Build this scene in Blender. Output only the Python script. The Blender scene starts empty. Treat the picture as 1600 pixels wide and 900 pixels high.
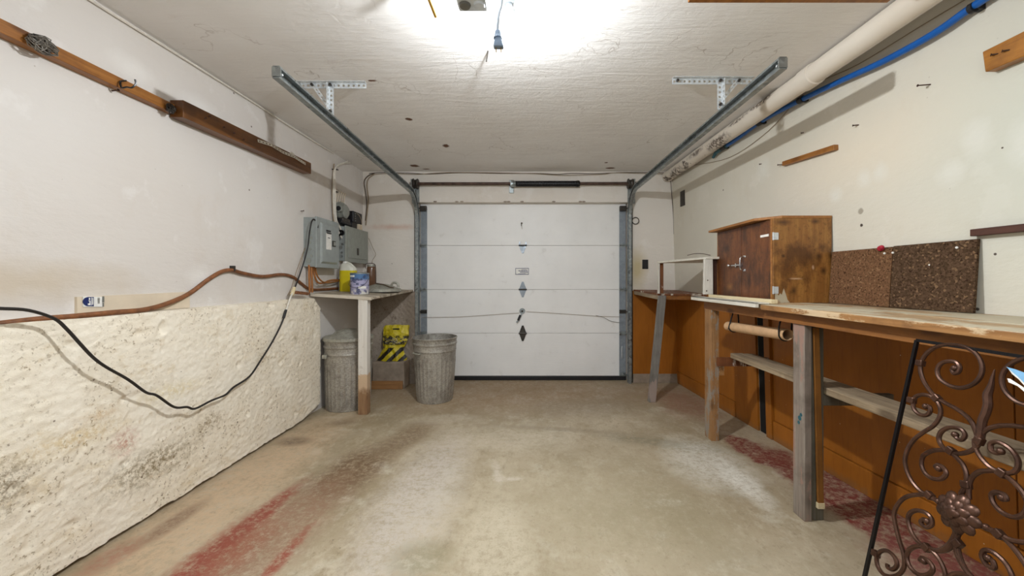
import bpy, bmesh, math, random
from mathutils import Vector, Matrix, noise as mn

# ------------------------------------------------------------------ camera, light, exposure
scene = bpy.context.scene
COL = scene.collection
random.seed(7)
CAMZ, FPX, CX, CY = 1.23, 600.0, 826.0, 437.0
cam_d = bpy.data.cameras.new('camera'); cam = bpy.data.objects.new('camera', cam_d); COL.objects.link(cam)
cam.location = (0, 0, CAMZ); cam.rotation_euler = (math.pi/2, 0, 0)
cam_d.sensor_width = 36; cam_d.lens = FPX/1600*36
cam_d.shift_x = -(CX-800)/1600; cam_d.shift_y = (CY-450)/1600
cam_d.clip_start = 0.02
scene.camera = cam
scene.view_settings.view_transform = 'Standard'; scene.view_settings.look = 'None'
scene.view_settings.gamma = 1; scene.view_settings.use_curve_mapping = False
scene.view_settings.exposure = 0.0
BULB = (-0.087, 1.70, 2.395)
BULB_STRENGTH = 3550.0
WORLD_STRENGTH = 0.12
w = bpy.data.worlds.new('world'); scene.world = w; w.use_nodes = True
w.node_tree.nodes['Background'].inputs[0].default_value = (0.93, 0.97, 1.0, 1)
w.node_tree.nodes['Background'].inputs[1].default_value = WORLD_STRENGTH
# added soft fill behind the camera, stands for no known source
ld = bpy.data.lights.new('rear_fill', 'AREA'); ld.shape = 'RECTANGLE'; ld.size = 3.4; ld.size_y = 0.9
ld.energy = 16; ld.color = (0.90, 0.95, 1.0)
lo = bpy.data.objects.new('rear_fill', ld); COL.objects.link(lo)
lo.location = (0, -1.9, 2.0); lo.rotation_euler = (math.pi/2, 0, 0)

# added wide fill above the camera, aimed down so table undersides stay dark
l2 = bpy.data.lights.new('overhead_fill', 'AREA'); l2.shape = 'RECTANGLE'; l2.size = 2.4; l2.size_y = 1.3
l2.energy = 44; l2.color = (0.88, 0.95, 1.0)
o2 = bpy.data.objects.new('overhead_fill', l2); COL.objects.link(o2)
o2.location = (0, -0.35, 2.50)

# ------------------------------------------------------------------ material helpers
def lin(c):
    if isinstance(c, str): c = tuple(int(c[i:i+2], 16) for i in (0, 2, 4))
    out = []
    for v in c[:3]:
        v = v/255.0
        out.append(v/12.92 if v <= 0.04045 else ((v+0.055)/1.055)**2.4)
    return (*out, 1)

class NT:
    def __init__(s, name, rough=0.7, metal=0.0, spec=0.5):
        s.m = bpy.data.materials.new(name); s.m.use_nodes = True
        s.t = s.m.node_tree; s.b = s.t.nodes['Principled BSDF']
        s.b.inputs['Roughness'].default_value = rough; s.b.inputs['Metallic'].default_value = metal
        s.b.inputs['Specular IOR Level'].default_value = spec
        s.tc = s.t.nodes.new('ShaderNodeTexCoord'); s.P = s.tc.outputs['Object']
    def n(s, k): return s.t.nodes.new('ShaderNode'+k)
    def l(s, a, b): s.t.links.new(a, b)
    def setin(s, sock, v):
        if isinstance(v, bpy.types.NodeSocket): s.l(v, sock)
        elif isinstance(v, (str,)): sock.default_value = lin(v)
        else: sock.default_value = v
    def mapv(s, loc=(0,0,0), rot=(0,0,0), sc=(1,1,1), vec=None, kind='POINT'):
        m = s.n('Mapping'); m.vector_type = kind
        s.l(vec or s.P, m.inputs['Vector'])
        m.inputs['Location'].default_value = loc; m.inputs['Rotation'].default_value = rot; m.inputs['Scale'].default_value = sc
        return m.outputs[0]
    def noise(s, scale, detail=4, rough=0.55, vec=None, dist=0.0):
        x = s.n('TexNoise'); s.l(vec or s.P, x.inputs['Vector'])
        x.inputs['Scale'].default_value = scale; x.inputs['Detail'].default_value = detail
        x.inputs['Roughness'].default_value = rough; x.inputs['Distortion'].default_value = dist
        return x.outputs[0]
    def voro(s, scale, vec=None, feat='F1', out='Distance', rnd=1.0):
        x = s.n('TexVoronoi'); x.feature = feat; s.l(vec or s.P, x.inputs['Vector'])
        x.inputs['Scale'].default_value = scale; x.inputs['Randomness'].default_value = rnd
        return x.outputs[out]
    def mr(s, v, a, b, c=0.0, d=1.0):
        x = s.n('MapRange'); x.clamp = True; s.setin(x.inputs[0], v)
        for i, q in enumerate((a, b, c, d)): x.inputs[i+1].default_value = q
        return x.outputs[0]
    def ma(s, op, a, b=0.0, clamp=False):
        x = s.n('Math'); x.operation = op; x.use_clamp = clamp; s.setin(x.inputs[0], a); s.setin(x.inputs[1], b)
        return x.outputs[0]
    def mix(s, f, a, b, mode='MIX'):
        x = s.n('Mix'); x.data_type = 'RGBA'; x.blend_type = mode
        s.setin(x.inputs[0], f); s.setin(x.inputs[6], a); s.setin(x.inputs[7], b)
        return x.outputs[2]
    def blob(s, c, r, ang=0.0, soft=0.5, wob=0.0, wscale=6.0, vec=None):
        """1 inside an ellipse in object space, 0 outside; edge broken up by noise"""
        m = s.n('Mapping'); m.vector_type = 'TEXTURE'; s.l(vec or s.P, m.inputs['Vector'])
        m.inputs['Location'].default_value = c; m.inputs['Rotation'].default_value = (0, 0, ang); m.inputs['Scale'].default_value = r
        x = s.n('VectorMath'); x.operation = 'LENGTH'; s.l(m.outputs[0], x.inputs[0])
        d = x.outputs['Value']
        if wob: d = s.ma('ADD', d, s.ma('MULTIPLY', s.ma('SUBTRACT', s.noise(wscale, 6, 0.65), 0.5), wob*2))
        return s.mr(d, 1.0-soft, 1.0+soft*0.3, 1.0, 0.0)
    def xyz(s, vec=None):
        x = s.n('SeparateXYZ'); s.l(vec or s.P, x.inputs[0]); return x.outputs
    def bump(s, h, strength=0.3, dist=0.01):
        x = s.n('Bump'); x.inputs['Strength'].default_value = strength; x.inputs['Distance'].default_value = dist
        s.l(h, x.inputs['Height'])
        if s.b.inputs['Normal'].is_linked: s.l(s.b.inputs['Normal'].links[0].from_socket, x.inputs['Normal'])
        s.l(x.outputs[0], s.b.inputs['Normal'])
    def out(s, col): s.setin(s.b.inputs['Base Color'], col); return s.m

def flat(name, c, rough=0.6, metal=0.0, var=0.06, vs=20, bump=0.0):
    m = NT(name, rough, metal)
    n = m.noise(vs, 4, 0.6)
    c = lin(c) if isinstance(c, str) else c
    d = tuple(v*(1-var*3) for v in c[:3])+(1,); e = tuple(min(1, v*(1+var)) for v in c[:3])+(1,)
    col = m.mix(m.mr(n, 0.3, 0.7), d, e)
    if bump: m.bump(n, bump, 0.003)
    return m.out(col)

def wood(name, a, b, axis='Y', dirt=0.3, dirtcol='3a2a1c', rough=0.65, grain=40, knots=True, worn=None, wornamt=0.5, offs=0):
    """axis = direction of the grain"""
    m = NT(name, rough)
    k = {'X': (0.05, 1, 1), 'Y': (1, 0.05, 1), 'Z': (1, 1, 0.05)}[axis]
    v = m.mapv(loc=(offs, offs*0.7, offs*1.3), sc=k)
    g = m.noise(grain, 5, 0.6, v, 0.4); g2 = m.noise(grain*3.2, 3, 0.7, v)
    col = m.mix(m.mr(g, 0.3, 0.7), a, b)
    col = m.mix(m.mr(g2, 0.52, 0.75, 0, 0.45), col, dirtcol)
    big = m.noise(5.5, 5, 0.6)
    col = m.mix(m.mr(big, 0.50, 0.72, 0, dirt), col, dirtcol)
    if knots:
        kk = {'X': (0.45, 1, 1), 'Y': (1, 0.45, 1), 'Z': (1, 1, 0.45)}[axis]
        kn = m.voro(5, m.mapv(loc=(offs, 1, 2), sc=kk))
        col = m.mix(m.mr(kn, 0.06, 0.14, 0.75, 0), col, dirtcol)
    if worn:
        wn = m.noise(7, 7, 0.7, m.mapv(loc=(3+offs, 1, 5), sc=tuple(0.35+0.65*(q == 1) for q in k)))
        col = m.mix(m.mr(wn, 0.58-wornamt*0.2, 0.62-wornamt*0.2, 0, 0.9), col, worn)
    m.bump(g, 0.35, 0.003)
    return m.out(col)

M = {}
# upper plaster walls -------------------------------------------------
def plaster(name, base, alt, patch, stain, seed=0.0, bumps=0.35, extra=None):
    m = NT(name, 0.82, spec=0.25)
    P = m.mapv(loc=(seed, seed*1.7, seed*0.6))
    big = m.noise(0.9, 3, 0.5, P); mid = m.noise(4.2, 5, 0.6, P); fine = m.noise(38, 5, 0.65, P)
    col = m.mix(m.mr(big, 0.35, 0.65), base, alt)
    col = m.mix(m.mr(mid, 0.60, 0.66, 0, 0.5), col, patch)
    col = m.mix(m.mr(m.noise(2.1, 6, 0.7, m.mapv(loc=(seed+9, 0, 0), sc=(1, 1, 0.6))), 0.56, 0.74, 0, 0.32), col, stain)
    # dings and nail holes
    v = m.voro(3.6, m.mapv(loc=(seed+3, 0.4, 0.2)))
    col = m.mix(m.mr(v, 0.016, 0.030, 0.85, 0), col, '5a4a3c')
    v2 = m.voro(9.0, m.mapv(loc=(seed, 3.4, 0.2)))
    col = m.mix(m.mr(v2, 0.012, 0.035, 0.5, 0), col, '8a7866')
    if extra: col = extra(m, col)
    m.bump(fine, bumps*0.4, 0.004)
    m.bump(m.noise(9, 5, 0.6, m.mapv(loc=(seed, 1, 1), sc=(1, 1, 2.2))), bumps, 0.015)
    return m.out(col)

def back_extra(m, col):
    col = m.mix(m.blob((-1.62, 4.6, 1.86), (0.30, 0.5, 0.035), soft=0.9, wob=0.7, wscale=9), col, 'd6bcae')
    col = m.mix(m.blob((1.3, 4.6, 1.35), (0.12, 0.5, 0.28), soft=0.8, wob=0.4), col, 'c4b592')
    return col
def right_extra(m, col):
    col = m.mix(m.blob((1.85, 2.2, 1.95), (0.5, 0.6, 0.22), soft=1.0, wob=0.3), col, 'e0d5c2')
    col = m.mix(m.blob((1.95, 1.3, 1.8), (0.5, 0.55, 0.6), soft=1.0, wob=0.1), col, 'cfd2c6')
    for c, r in (((1.896, 2.171, 1.80), (0.5, 0.05, 0.055)), ((1.902, 2.08, 1.81), (0.5, 0.045, 0.05)), ((1.885, 2.36, 1.75), (0.5, 0.05, 0.05)), ((1.926, 1.754, 1.72), (0.5, 0.06, 0.06)),
                 ((1.929, 1.656, 1.84), (0.5, 0.06, 0.09)), ((1.94, 1.50, 1.77), (0.5, 0.06, 0.10)), ((1.8, 3.0, 2.1), (0.5, 0.08, 0.09))):
        col = m.mix(m.ma('MULTIPLY', m.blob(c, r, soft=0.7, wob=0.55, wscale=13), 0.45), col, 'e3e2da')
    for c, q, k in (((1.9, 2.197, 1.622), 0.018, 'a59c8c'), ((1.902, 2.195, 1.541), 0.010, '4a4038'), ((1.948, 1.603, 1.337), 0.006, '5a5046'), ((1.95, 1.669, 1.102), 0.008, '5a5046'), ((1.937, 1.57, 1.769), 0.004, '5a5046'), ((1.798, 3.548, 2.058), 0.008, '6a6056')):
        col = m.mix(m.blob(c, (0.5, q, q), soft=0.3, wob=0.3, wscale=60), col, k)
    return col
def left_extra(m, col):
    for c, r in (((-2, 2.35, 2.28), (0.5, 0.14, 0.07)), ((-2, 2.65, 2.20), (0.5, 0.10, 0.10)), ((-2, 1.95, 2.30), (0.5, 0.12, 0.06)), ((-2, 2.35, 1.25), (0.5, 0.10, 0.07)), ((-2, 3.2, 2.2), (0.5, 0.12, 0.06))):
        col = m.mix(m.ma('MULTIPLY', m.blob(c, r, soft=0.8, wob=0.5, wscale=12), 0.5), col, 'eeebe6')
    col = m.mix(m.blob((-2, 1.5, 1.22), (0.5, 0.5, 0.10), soft=0.8, wob=0.6), col, 'c9bcab')
    return col
M['wall_back'] = plaster('plaster_back', 'e6e0d8', 'e0d8ce', 'ebe6e0', 'c3b09a', 1.0, 0.3, back_extra)
M['wall_left'] = plaster('plaster_left', 'dcd7d2', 'd5cec7', 'e4e0dc', 'c9b9a8', 5.0, 0.3, left_extra)
M['wall_right'] = plaster('plaster_right', 'dad4c6', 'd4cebf', 'e0dace', 'ccbfa6', 11.0, 0.3, right_extra)

def mk_ceiling():
    m = NT('painted_ceiling', 0.75, spec=0.3)
    st = m.mapv(sc=(0.35, 2.6, 1), loc=(2, 3, 0))
    a = m.noise(6, 6, 0.65, st, 0.6); b = m.noise(2.0, 4, 0.5)
    col = m.mix(m.mr(b, 0.35, 0.65), 'f0eeec', 'e9e6e3')
    col = m.mix(m.mr(a, 0.60, 0.75, 0, 0.22), col, 'bcaea2')
    # long wandering cracks
    wv = m.n('VectorMath'); wv.operation = 'ADD'; m.l(m.P, wv.inputs[0])
    nz = m.n('TexNoise'); m.l(m.P, nz.inputs['Vector']); nz.inputs['Scale'].default_value = 2.4; nz.inputs['Detail'].default_value = 4
    m.l(nz.outputs['Color'], wv.inputs[1])
    cr = m.voro(1.1, wv.outputs[0], 'DISTANCE_TO_EDGE')
    crm = m.ma('MULTIPLY', m.mr(cr, 0.0, 0.006, 1, 0), m.mr(m.noise(1.7, 2, 0.5), 0.5, 0.6))
    col = m.mix(m.ma('MULTIPLY', crm, 0.45), col, '8d7b6b')
    # chipped spots
    for c, r in (((-0.80, 3.72, 2.526), (0.035, 0.05, 1)), ((-1.30, 4.37, 2.526), (0.055, 0.05, 1)), ((-1.20, 4.5, 2.526), (0.05, 0.02, 1)), ((0.95, 4.46, 2.526), (0.06, 0.03, 1)), ((-0.97, 3.1, 2.526), (0.03, 0.03, 1)), ((0.86, 4.25, 2.526), (0.02, 0.02, 1)), ((-1.02, 2.5, 2.526), (0.03, 0.012, 1))):
        col = m.mix(m.blob(c, r, soft=0.3, wob=0.6, wscale=30), col, '6b4a36')
    sp = m.voro(6.5, m.mapv(loc=(3, 1, 0), sc=(0.7, 1.4, 1)))
    col = m.mix(m.mr(sp, 0.02, 0.05, 0.5, 0), col, '8d7866')
    m.bump(a, 0.26, 0.02); m.bump(m.noise(26, 6, 0.7, st), 0.4, 0.005); m.bump(m.noise(9, 6, 0.7, m.mapv(loc=(7, 2, 0)), 1.5), 0.25, 0.012)
    m.bump(crm, 0.15, 0.003)
    return m.out(col)
M['ceiling'] = mk_ceiling()

def mk_step(name='rough_whitewashed_concrete', grey=False):
    m = NT(name, 0.85, spec=0.2)
    a = m.noise(3.0, 7, 0.65); b = m.noise(16, 7, 0.7); c = m.noise(60, 4, 0.7)
    if grey:
        col = m.mix(m.mr(a, 0.35, 0.65), 'b3a698', '978a7d')
        col = m.mix(m.mr(b, 0.55, 0.66, 0, 0.75), col, '6e5f50')
        col = m.mix(m.mr(c, 0.60, 0.66, 0, 0.8), col, '4a3d33')
        col = m.mix(m.blob((-1.38, 4.53, 0.7), (0.12, 0.5, 0.6), soft=0.6, wob=0.4, wscale=40), col, '8d8072')
    else:
        col = m.mix(m.mr(a, 0.35, 0.65), 'f6eede', 'ede2ce')
        col = m.mix(m.mr(b, 0.60, 0.72, 0, 0.55), col, 'cdb68f')
        col = m.mix(m.ma('MULTIPLY', m.mr(c, 0.57, 0.64, 0, 0.75), m.mr(a, 0.44, 0.58)), col, '8a7450')
        for cc, r, k, s_ in (((-1.94, 1.85, 0.45), (0.5, 0.07, 0.07), 'b06a50', 0.7), ((-1.94, 2.0, 0.27), (0.5, 0.28, 0.10), '7a673e', 0.85), ((-1.94, 1.65, 0.55), (0.5, 0.25, 0.05), 'cdb074', 0.6),
                         ((-1.94, 2.1, 0.62), (0.5, 0.2, 0.05), 'd8c48e', 0.6), ((-1.94, 1.75, 0.62), (0.5, 0.09, 0.035), 'c9a878', 0.6), ((-1.94, 1.4, 0.45), (0.5, 0.12, 0.12), '6f5c3a', 0.8),
                         ((-1.94, 2.8, 0.66), (0.5, 0.07, 0.05), 'a8946a', 0.6), ((-1.94, 2.35, 0.36), (0.5, 0.12, 0.07), '8a7040', 0.8), ((-1.94, 3.2, 0.75), (0.5, 0.05, 0.05), '9c8a63', 0.6)):
            msk = m.ma('MULTIPLY', m.blob(cc, r, soft=0.8, wob=0.5, wscale=7), m.mr(m.noise(40, 8, 0.85), 0.47, 0.54, 0.10, s_))
            col = m.mix(msk, col, k)
        v = m.voro(7.5, m.mapv(loc=(0.3, 0.1, 0), sc=(1, 1, 1.3)))
        col = m.mix(m.mr(m.ma('ADD', v, m.ma('MULTIPLY', c, 0.12)), 0.085, 0.10, 0.8, 0), col, '5f4c3c')
        sp2 = m.voro(16, m.mapv(loc=(4, 1, 2)))
        col = m.mix(m.ma('MULTIPLY', m.mr(m.ma('ADD', sp2, m.ma('MULTIPLY', c, 0.3)), 0.20, 0.25, 0.85, 0), m.mr(a, 0.45, 0.55)), col, '75624c')
        col = m.mix(m.mr(m.noise(7, 8, 0.8, m.mapv(loc=(4, 1, 2), sc=(1, 0.5, 1))), 0.56, 0.68, 0, 0.5), col, 'd3bd94')
        m.bump(m.noise(28, 6, 0.75, m.mapv(sc=(1, 0.7, 1))), 0.35, 0.012)
    m.bump(b, 0.6 if grey else 0.16, 0.02); m.bump(c, 0.5 if grey else 0.32, 0.006)
    return m.out(col)
M['step'] = mk_step(); M['stucco'] = mk_step('grey_stucco', True)

def mk_floor():
    m = NT('worn_concrete_floor', 0.55, spec=0.35)
    a = m.noise(1.1, 5, 0.55); b = m.noise(5, 8, 0.7); c = m.noise(45, 5, 0.75)
    col = m.mix(m.mr(a, 0.36, 0.62), 'b2a38b', '96876d')
    col = m.mix(m.mr(b, 0.50, 0.66, 0, 0.6), col, '94866b')
    col = m.mix(m.mr(m.noise(3.4, 7, 0.7, m.mapv(loc=(5, 5, 0))), 0.55, 0.68, 0, 0.55), col, 'cbc3b2')
    col = m.mix(m.mr(c, 0.58, 0.72, 0, 0.6), col, '6d6050')
    col = m.mix(m.mr(m.noise(14, 8, 0.8, m.mapv(loc=(1, 5, 0), sc=(1, 0.6, 1))), 0.56, 0.64, 0, 0.4), col, '857861')
    col = m.mix(m.mr(m.noise(9, 9, 0.85, m.mapv(loc=(8, 5, 0), sc=(1, 0.5, 1))), 0.50, 0.60, 0, 0.45), col, 'c0b39c')
    col = m.mix(m.mr(m.noise(22, 9, 0.85, m.mapv(loc=(3, 9, 0), sc=(1, 0.7, 1))), 0.54, 0.62, 0, 0.55), col, '78694f')
    sp = m.voro(13, m.mapv(loc=(2, 2, 0)))
    col = m.mix(m.mr(m.ma('ADD', sp, m.ma('MULTIPLY', c, 0.2)), 0.13, 0.16, 0.7, 0), col, '584a3c')
    B = m.blob
    def st(cc, r, k, f=0.7, ang=0, soft=0.55, wob=0.35, ws=5.0, brk=None):
        nonlocal col
        q = B((cc[0], cc[1], 0), (r[0], r[1], 50), ang, soft, wob, ws)
        q = m.ma('MULTIPLY', q, m.mr(m.noise(*(brk or (26, 8, 0.85))), 0.42, 0.54, 0.25, 1.0))
        col = m.mix(m.ma('MULTIPLY', q, f), col, k)
    st((-1.72, 2.3), (0.30, 1.4), 'c4a98b', 0.85)                    # buff strip along the step
    st((-0.3, 4.2), (1.9, 0.75), '8a6c4c', 0.75)                    # brown towards the door
    st((-1.14, 2.45), (0.22, 0.46), '6b533c', 1.0, -0.12)           # dark brown patch
    st((-0.95, 3.0), (0.16, 0.40), '77614a', 0.8, -0.25)
    st((-0.62, 2.2), (0.26, 0.9), 'c3bab0', 0.75)                   # pale lavender grey
    st((0.2, 2.0), (0.8, 0.9), 'afa48a', 0.45)
    st((0.75, 2.3), (0.25, 0.7), '94876c', 0.6, 0.2)
    st((-0.1, 3.0), (0.5, 0.3), 'c6bba6', 0.5)
    st((-0.15, 1.75), (0.2, 0.5), 'c9bea8', 0.5, 0.1)
    st((1.0, 1.6), (0.4, 0.25), 'a1967e', 0.5)
    st((-0.75, 3.4), (0.35, 0.12), 'bfb3a0', 0.55, 0.1)
    st((-0.47, 1.70), (0.16, 0.13), '7f7858', 0.6)
    st((0.55, 2.0), (0.55, 0.35), '8f8468', 0.45)
    st((0.5, 3.7), (0.6, 0.3), '7f7462', 0.4)
    st((-1.78, 2.92), (0.14, 0.09), '6a5847', 0.8, 0, 0.5)
    st((-1.60, 3.3), (0.12, 0.08), '75614d', 0.6, 0, 0.5)
    st((-1.80, 1.95), (0.06, 0.22), '6f5240', 0.7, 0.0, 0.5)
    st((-1.85, 1.7), (0.08, 0.15), '8e5142', 0.6)
    st((1.0, 2.9), (0.55, 0.10), '75705c', 0.65, -0.3)              # dark dirt line
    st((0.3, 3.15), (0.7, 0.05), '7d705a', 0.5, -0.15)
    st((1.2, 2.6), (0.28, 0.42), 'cfcabd', 0.8)                     # white splashes
    st((1.3, 2.35), (0.10, 0.3), 'dcd7cb', 0.8)
    st((-0.2, 2.45), (0.035, 0.14), 'd2c8ba', 0.6, 0.15, 0.8, 0.6, 14)
    st((-0.12, 2.37), (0.10, 0.03), 'd2c8ba', 0.6, 0.1, 0.8, 0.6, 14)
    st((-1.24, 1.85), (0.24, 0.60), '8c6b55', 0.8, -0.12, 0.5, 0.3, 8)
    st((-1.41, 1.60), (0.115, 0.50), '8a4435', 1.0, 0.0, 0.5, 0.35, 9) # red paint
    st((-1.40, 1.98), (0.06, 0.42), '884536', 1.0, -0.05, 0.5, 0.35, 8)
    st((-1.30, 1.76), (0.10, 0.25), '8f5a45', 0.8, 0.0, 0.7, 0.4, 8)
    st((-1.09, 1.68), (0.035, 0.28), '8e4838', 0.95, 0.0, 0.6, 0.4, 9)
    st((1.80, 2.1), (0.22, 0.75), '713029', 1.0, 0.07, 0.2, 0.3, 9)
    st((1.62, 2.75), (0.13, 0.30), '713029', 1.0, 0.15, 0.2, 0.5, 9)
    st((1.74, 1.5), (0.25, 0.4), '87504a', 0.7, 0.07, 0.5, 0.5, 9)
    st((1.55, 3.8), (0.30, 0.5), '8a5a48', 0.6, 0.0, 0.5, 0.5, 8)
    m.l(m.mr(b, 0.35, 0.7, 0.42, 0.75), m.b.inputs['Roughness'])
    m.bump(b, 0.3, 0.01); m.bump(c, 0.35, 0.003)
    return m.out(col)
M['floor'] = mk_floor()

def mk_brown():
    m = NT('brown_painted_board', 0.45, spec=0.3)
    a = m.noise(3, 5, 0.6, m.mapv(sc=(1, 1, 0.4))); b = m.noise(60, 3, 0.6, m.mapv(sc=(1, 1, 0.08)))
    col = m.mix(m.mr(a, 0.35, 0.65), 'a96722', '935818')
    col = m.mix(m.mr(b, 0.5, 0.8, 0, 0.35), col, '6a3a10')
    v = m.voro(11, m.mapv(loc=(1, 2, 3)))
    col = m.mix(m.mr(v, 0.02, 0.035, 0.8, 0), col, 'd9c7ab')
    z = m.xyz()[2]
    col = m.mix(m.ma('MULTIPLY', m.mr(z, 0.0, 0.06, 0.7, 0), m.mr(m.noise(14, 6, 0.7), 0.42, 0.55)), col, '7a5a3c')
    m.bump(a, 0.1, 0.01); m.bump(b, 0.15, 0.002)
    return m.out(col)
M['brown'] = mk_brown()

def mk_galv(name='galvanised_steel', a='8f9594', b='6a706f', rough=0.45, sc=28, metal=0.75, stain=0.35):
    m = NT(name, rough, metal)
    v = m.voro(sc, out='Color'); x = m.n('SeparateColor'); m.l(v, x.inputs[0])
    col = m.mix(x.outputs[0], a, b)
    col = m.mix(m.mr(m.noise(5, 8, 0.75), 0.48, 0.64, 0, stain), col, '5d564c')
    col = m.mix(m.mr(m.noise(70, 4, 0.7), 0.60, 0.68, 0, 0.5), col, 'b9bab4')
    m.l(m.mr(x.outputs[1], 0, 1, rough-0.1, rough+0.15), m.b.inputs['Roughness'])
    return m.out(col)
M['galv'] = mk_galv('galvanised_can', 'b9b4aa', '97928a', 0.42, 110, 0.45, 0.55)
M['track'] = mk_galv('galvanised_track', 'a9afb0', '8b9293', 0.36, 40, 0.8, 0.2)
M['bracket'] = mk_galv('zinc_bracket', 'dce0e2', 'c6cbce', 0.4, 60, 0.4, 0.05)
M['stile'] = mk_galv('blued_zinc_stile', '98a0a8', '8d959d', 0.42, 30, 0.5, 0.12)
M['darksteel'] = flat('dark_steel', '4a4540', 0.45, 0.6, 0.15)
M['rusty'] = flat('rusty_shaft', '5f4a40', 0.55, 0.4, 0.2, 14)
M['black'] = flat('black_plastic', '17161a', 0.45)
M['blackmetal'] = flat('black_enamel', '141214', 0.3, 0.3)
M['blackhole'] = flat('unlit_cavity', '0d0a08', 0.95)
M['cord'] = flat('black_rubber_cord', '1d1816', 0.5)
M['copper'] = flat('copper_sheath', 'ac713d', 0.5, 0.2, 0.1)
M['hose'] = flat('brown_rubber_hose', '83522f', 0.55, 0, 0.15, 30)
M['whitecable'] = flat('white_cable', 'e0dace', 0.5)
M['tanwire'] = flat('tan_wire', '9c8a72', 0.6)
M['darkwire'] = flat('dark_wire', '5c4d3e', 0.6)
M['panelgrey'] = flat('grey_enamel', '989e9c', 0.4, 0.1, 0.04)
M['panelgrey2'] = flat('sage_grey_enamel', '949890', 0.45, 0.1, 0.04)
M['metergrey'] = flat('meter_grey', '969992', 0.4, 0.2)
M['chrome'] = flat('chrome', 'd8d8d8', 0.18, 1.0, 0.03)
M['nail'] = flat('rusty_nail', '54382a', 0.6, 0.4, 0.2)
M['creampaper'] = flat('cream_card', 'd9c9b1', 0.8, 0, 0.04, 6)
M['blueprint'] = flat('navy_print', '1d2c63', 0.4)
M['whiteprint'] = flat('white_print', 'f0eee8', 0.5)
M['greyprint'] = flat('grey_print', '77766f', 0.6)
M['labelink'] = flat('label_ink', '55557a', 0.6)
M['yellow'] = None
M['bluepipe'] = flat('blue_water_pipe', '0a5cb0', 0.32, 0, 0.04)
M['tealpipe'] = flat('teal_fitting', '1d5560', 0.4)
M['redpaint'] = flat('red_felt', 'b01c34', 0.7)
M['cardboard'] = flat('cardboard_tube', 'cda57c', 0.75, 0, 0.05)
M['tape'] = flat('grey_tape', '6e625a', 0.5)
M['bluepaper'] = flat('pale_blue_paper', '7fb4dc', 0.5, 0, 0.05)
M['whitepaper'] = flat('white_paper', 'efece6', 0.6)
M['concrete'] = flat('bare_concrete', '9c8c7b', 0.85, 0, 0.12, 9, 0.3)
M['goldwood'] = wood('stained_base_board', 'a5784a', '8b5f34', 'X', 0.4)
M['bagwhite'] = flat('white_plastic', 'dcdad5', 0.45)
M['mesh'] = flat('wire_wool', '8a847b', 0.5, 0.6, 0.2)

def mk_door():
    m = NT('embossed_white_door', 0.42, spec=0.4)
    v = m.mapv(sc=(0.12, 1, 1.6))
    a = m.noise(60, 5, 0.6, v)
    col = m.mix(m.mr(m.noise(2.0, 4, 0.6), 0.35, 0.7), 'f2f1ef', 'eae9e7')
    col = m.mix(m.blob((-0.10, 4.7, 0.85), (0.19, 1, 0.13), soft=0.9, wob=0.4), col, 'cbc0a2')
    col = m.mix(m.mr(m.noise(8, 7, 0.7), 0.60, 0.72, 0, 0.3), col, 'b7b1a6')
    m.bump(a, 0.35, 0.004)
    return m.out(col)
M['door'] = mk_door()

M['bench'] = wood('worn_bench_top', 'b89a74', '977a58', 'Y', 0.7, '5a4836', worn='b5ab94', wornamt=0.6)
M['benchedge'] = wood('bench_edge', 'ab7d4a', '875b30', 'Y', 0.7, '4f3018', worn='cdb592', wornamt=0.45, offs=3)
M['apron'] = wood('orange_apron', '935f2a', '7a4a1c', 'Y', 0.5, '4a2810', offs=5)
M['greyleg'] = wood('grey_weathered_leg', '87837b', '6c6761', 'Z', 0.4, '453c35', worn='9c8a80', wornamt=0.3)
M['pinkleg'] = wood('paint_streaked_post', '94897e', '796a5e', 'Z', 0.7, '4e4238', worn='98786a', wornamt=0.25, offs=2)
M['oldpost'] = wood('dark_grey_post', '6e695e', '55503f', 'Z', 0.5, '332e26', offs=4)
M['tanleg'] = wood('tan_post', 'a57c50', '8b6138', 'Z', 0.5, '5a3d20', worn='8d867c', wornamt=0.35, offs=6)
M['slat'] = wood('brown_slat', '8a5a20', '744612', 'Z', 0.4, '3f260c', knots=False, offs=8)
M['shelf'] = wood('weathered_shelf_plank', 'a8957a', '79664e', 'Y', 0.6, '4a3928', rough=0.8, offs=1)
M['cab_dark'] = wood('stained_cabinet_front', '75451f', '562c12', 'Z', 0.85, '331a0b', rough=0.4, offs=9, grain=9, worn='8a5a2c', wornamt=0.0)
def mk_cab(name, a, b, dk, knots, seed=0.0, thr=0.46):
    m = NT(name, 0.4, spec=0.45)
    v = m.mapv(loc=(seed, 1, 2), sc=(1, 1, 0.12))
    g = m.noise(26, 6, 0.65, v, 1.2); n = m.noise(7, 7, 0.72, m.mapv(loc=(seed, 3, 1), sc=(1, 1, 0.6))); f = m.noise(45, 5, 0.7)
    col = m.mix(m.mr(g, 0.35, 0.65), a, b)
    col = m.mix(m.mr(n, thr, thr+0.16, 0, 0.75), col, dk)
    col = m.mix(m.mr(f, 0.55, 0.66, 0, 0.5), col, dk)
    for c, q, k in knots:
        col = m.mix(m.ma('MULTIPLY', m.blob(c, q, soft=0.9, wob=0.5, wscale=24), 0.85), col, k)
    m.bump(g, 0.3, 0.002)
    return m.out(col)
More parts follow.
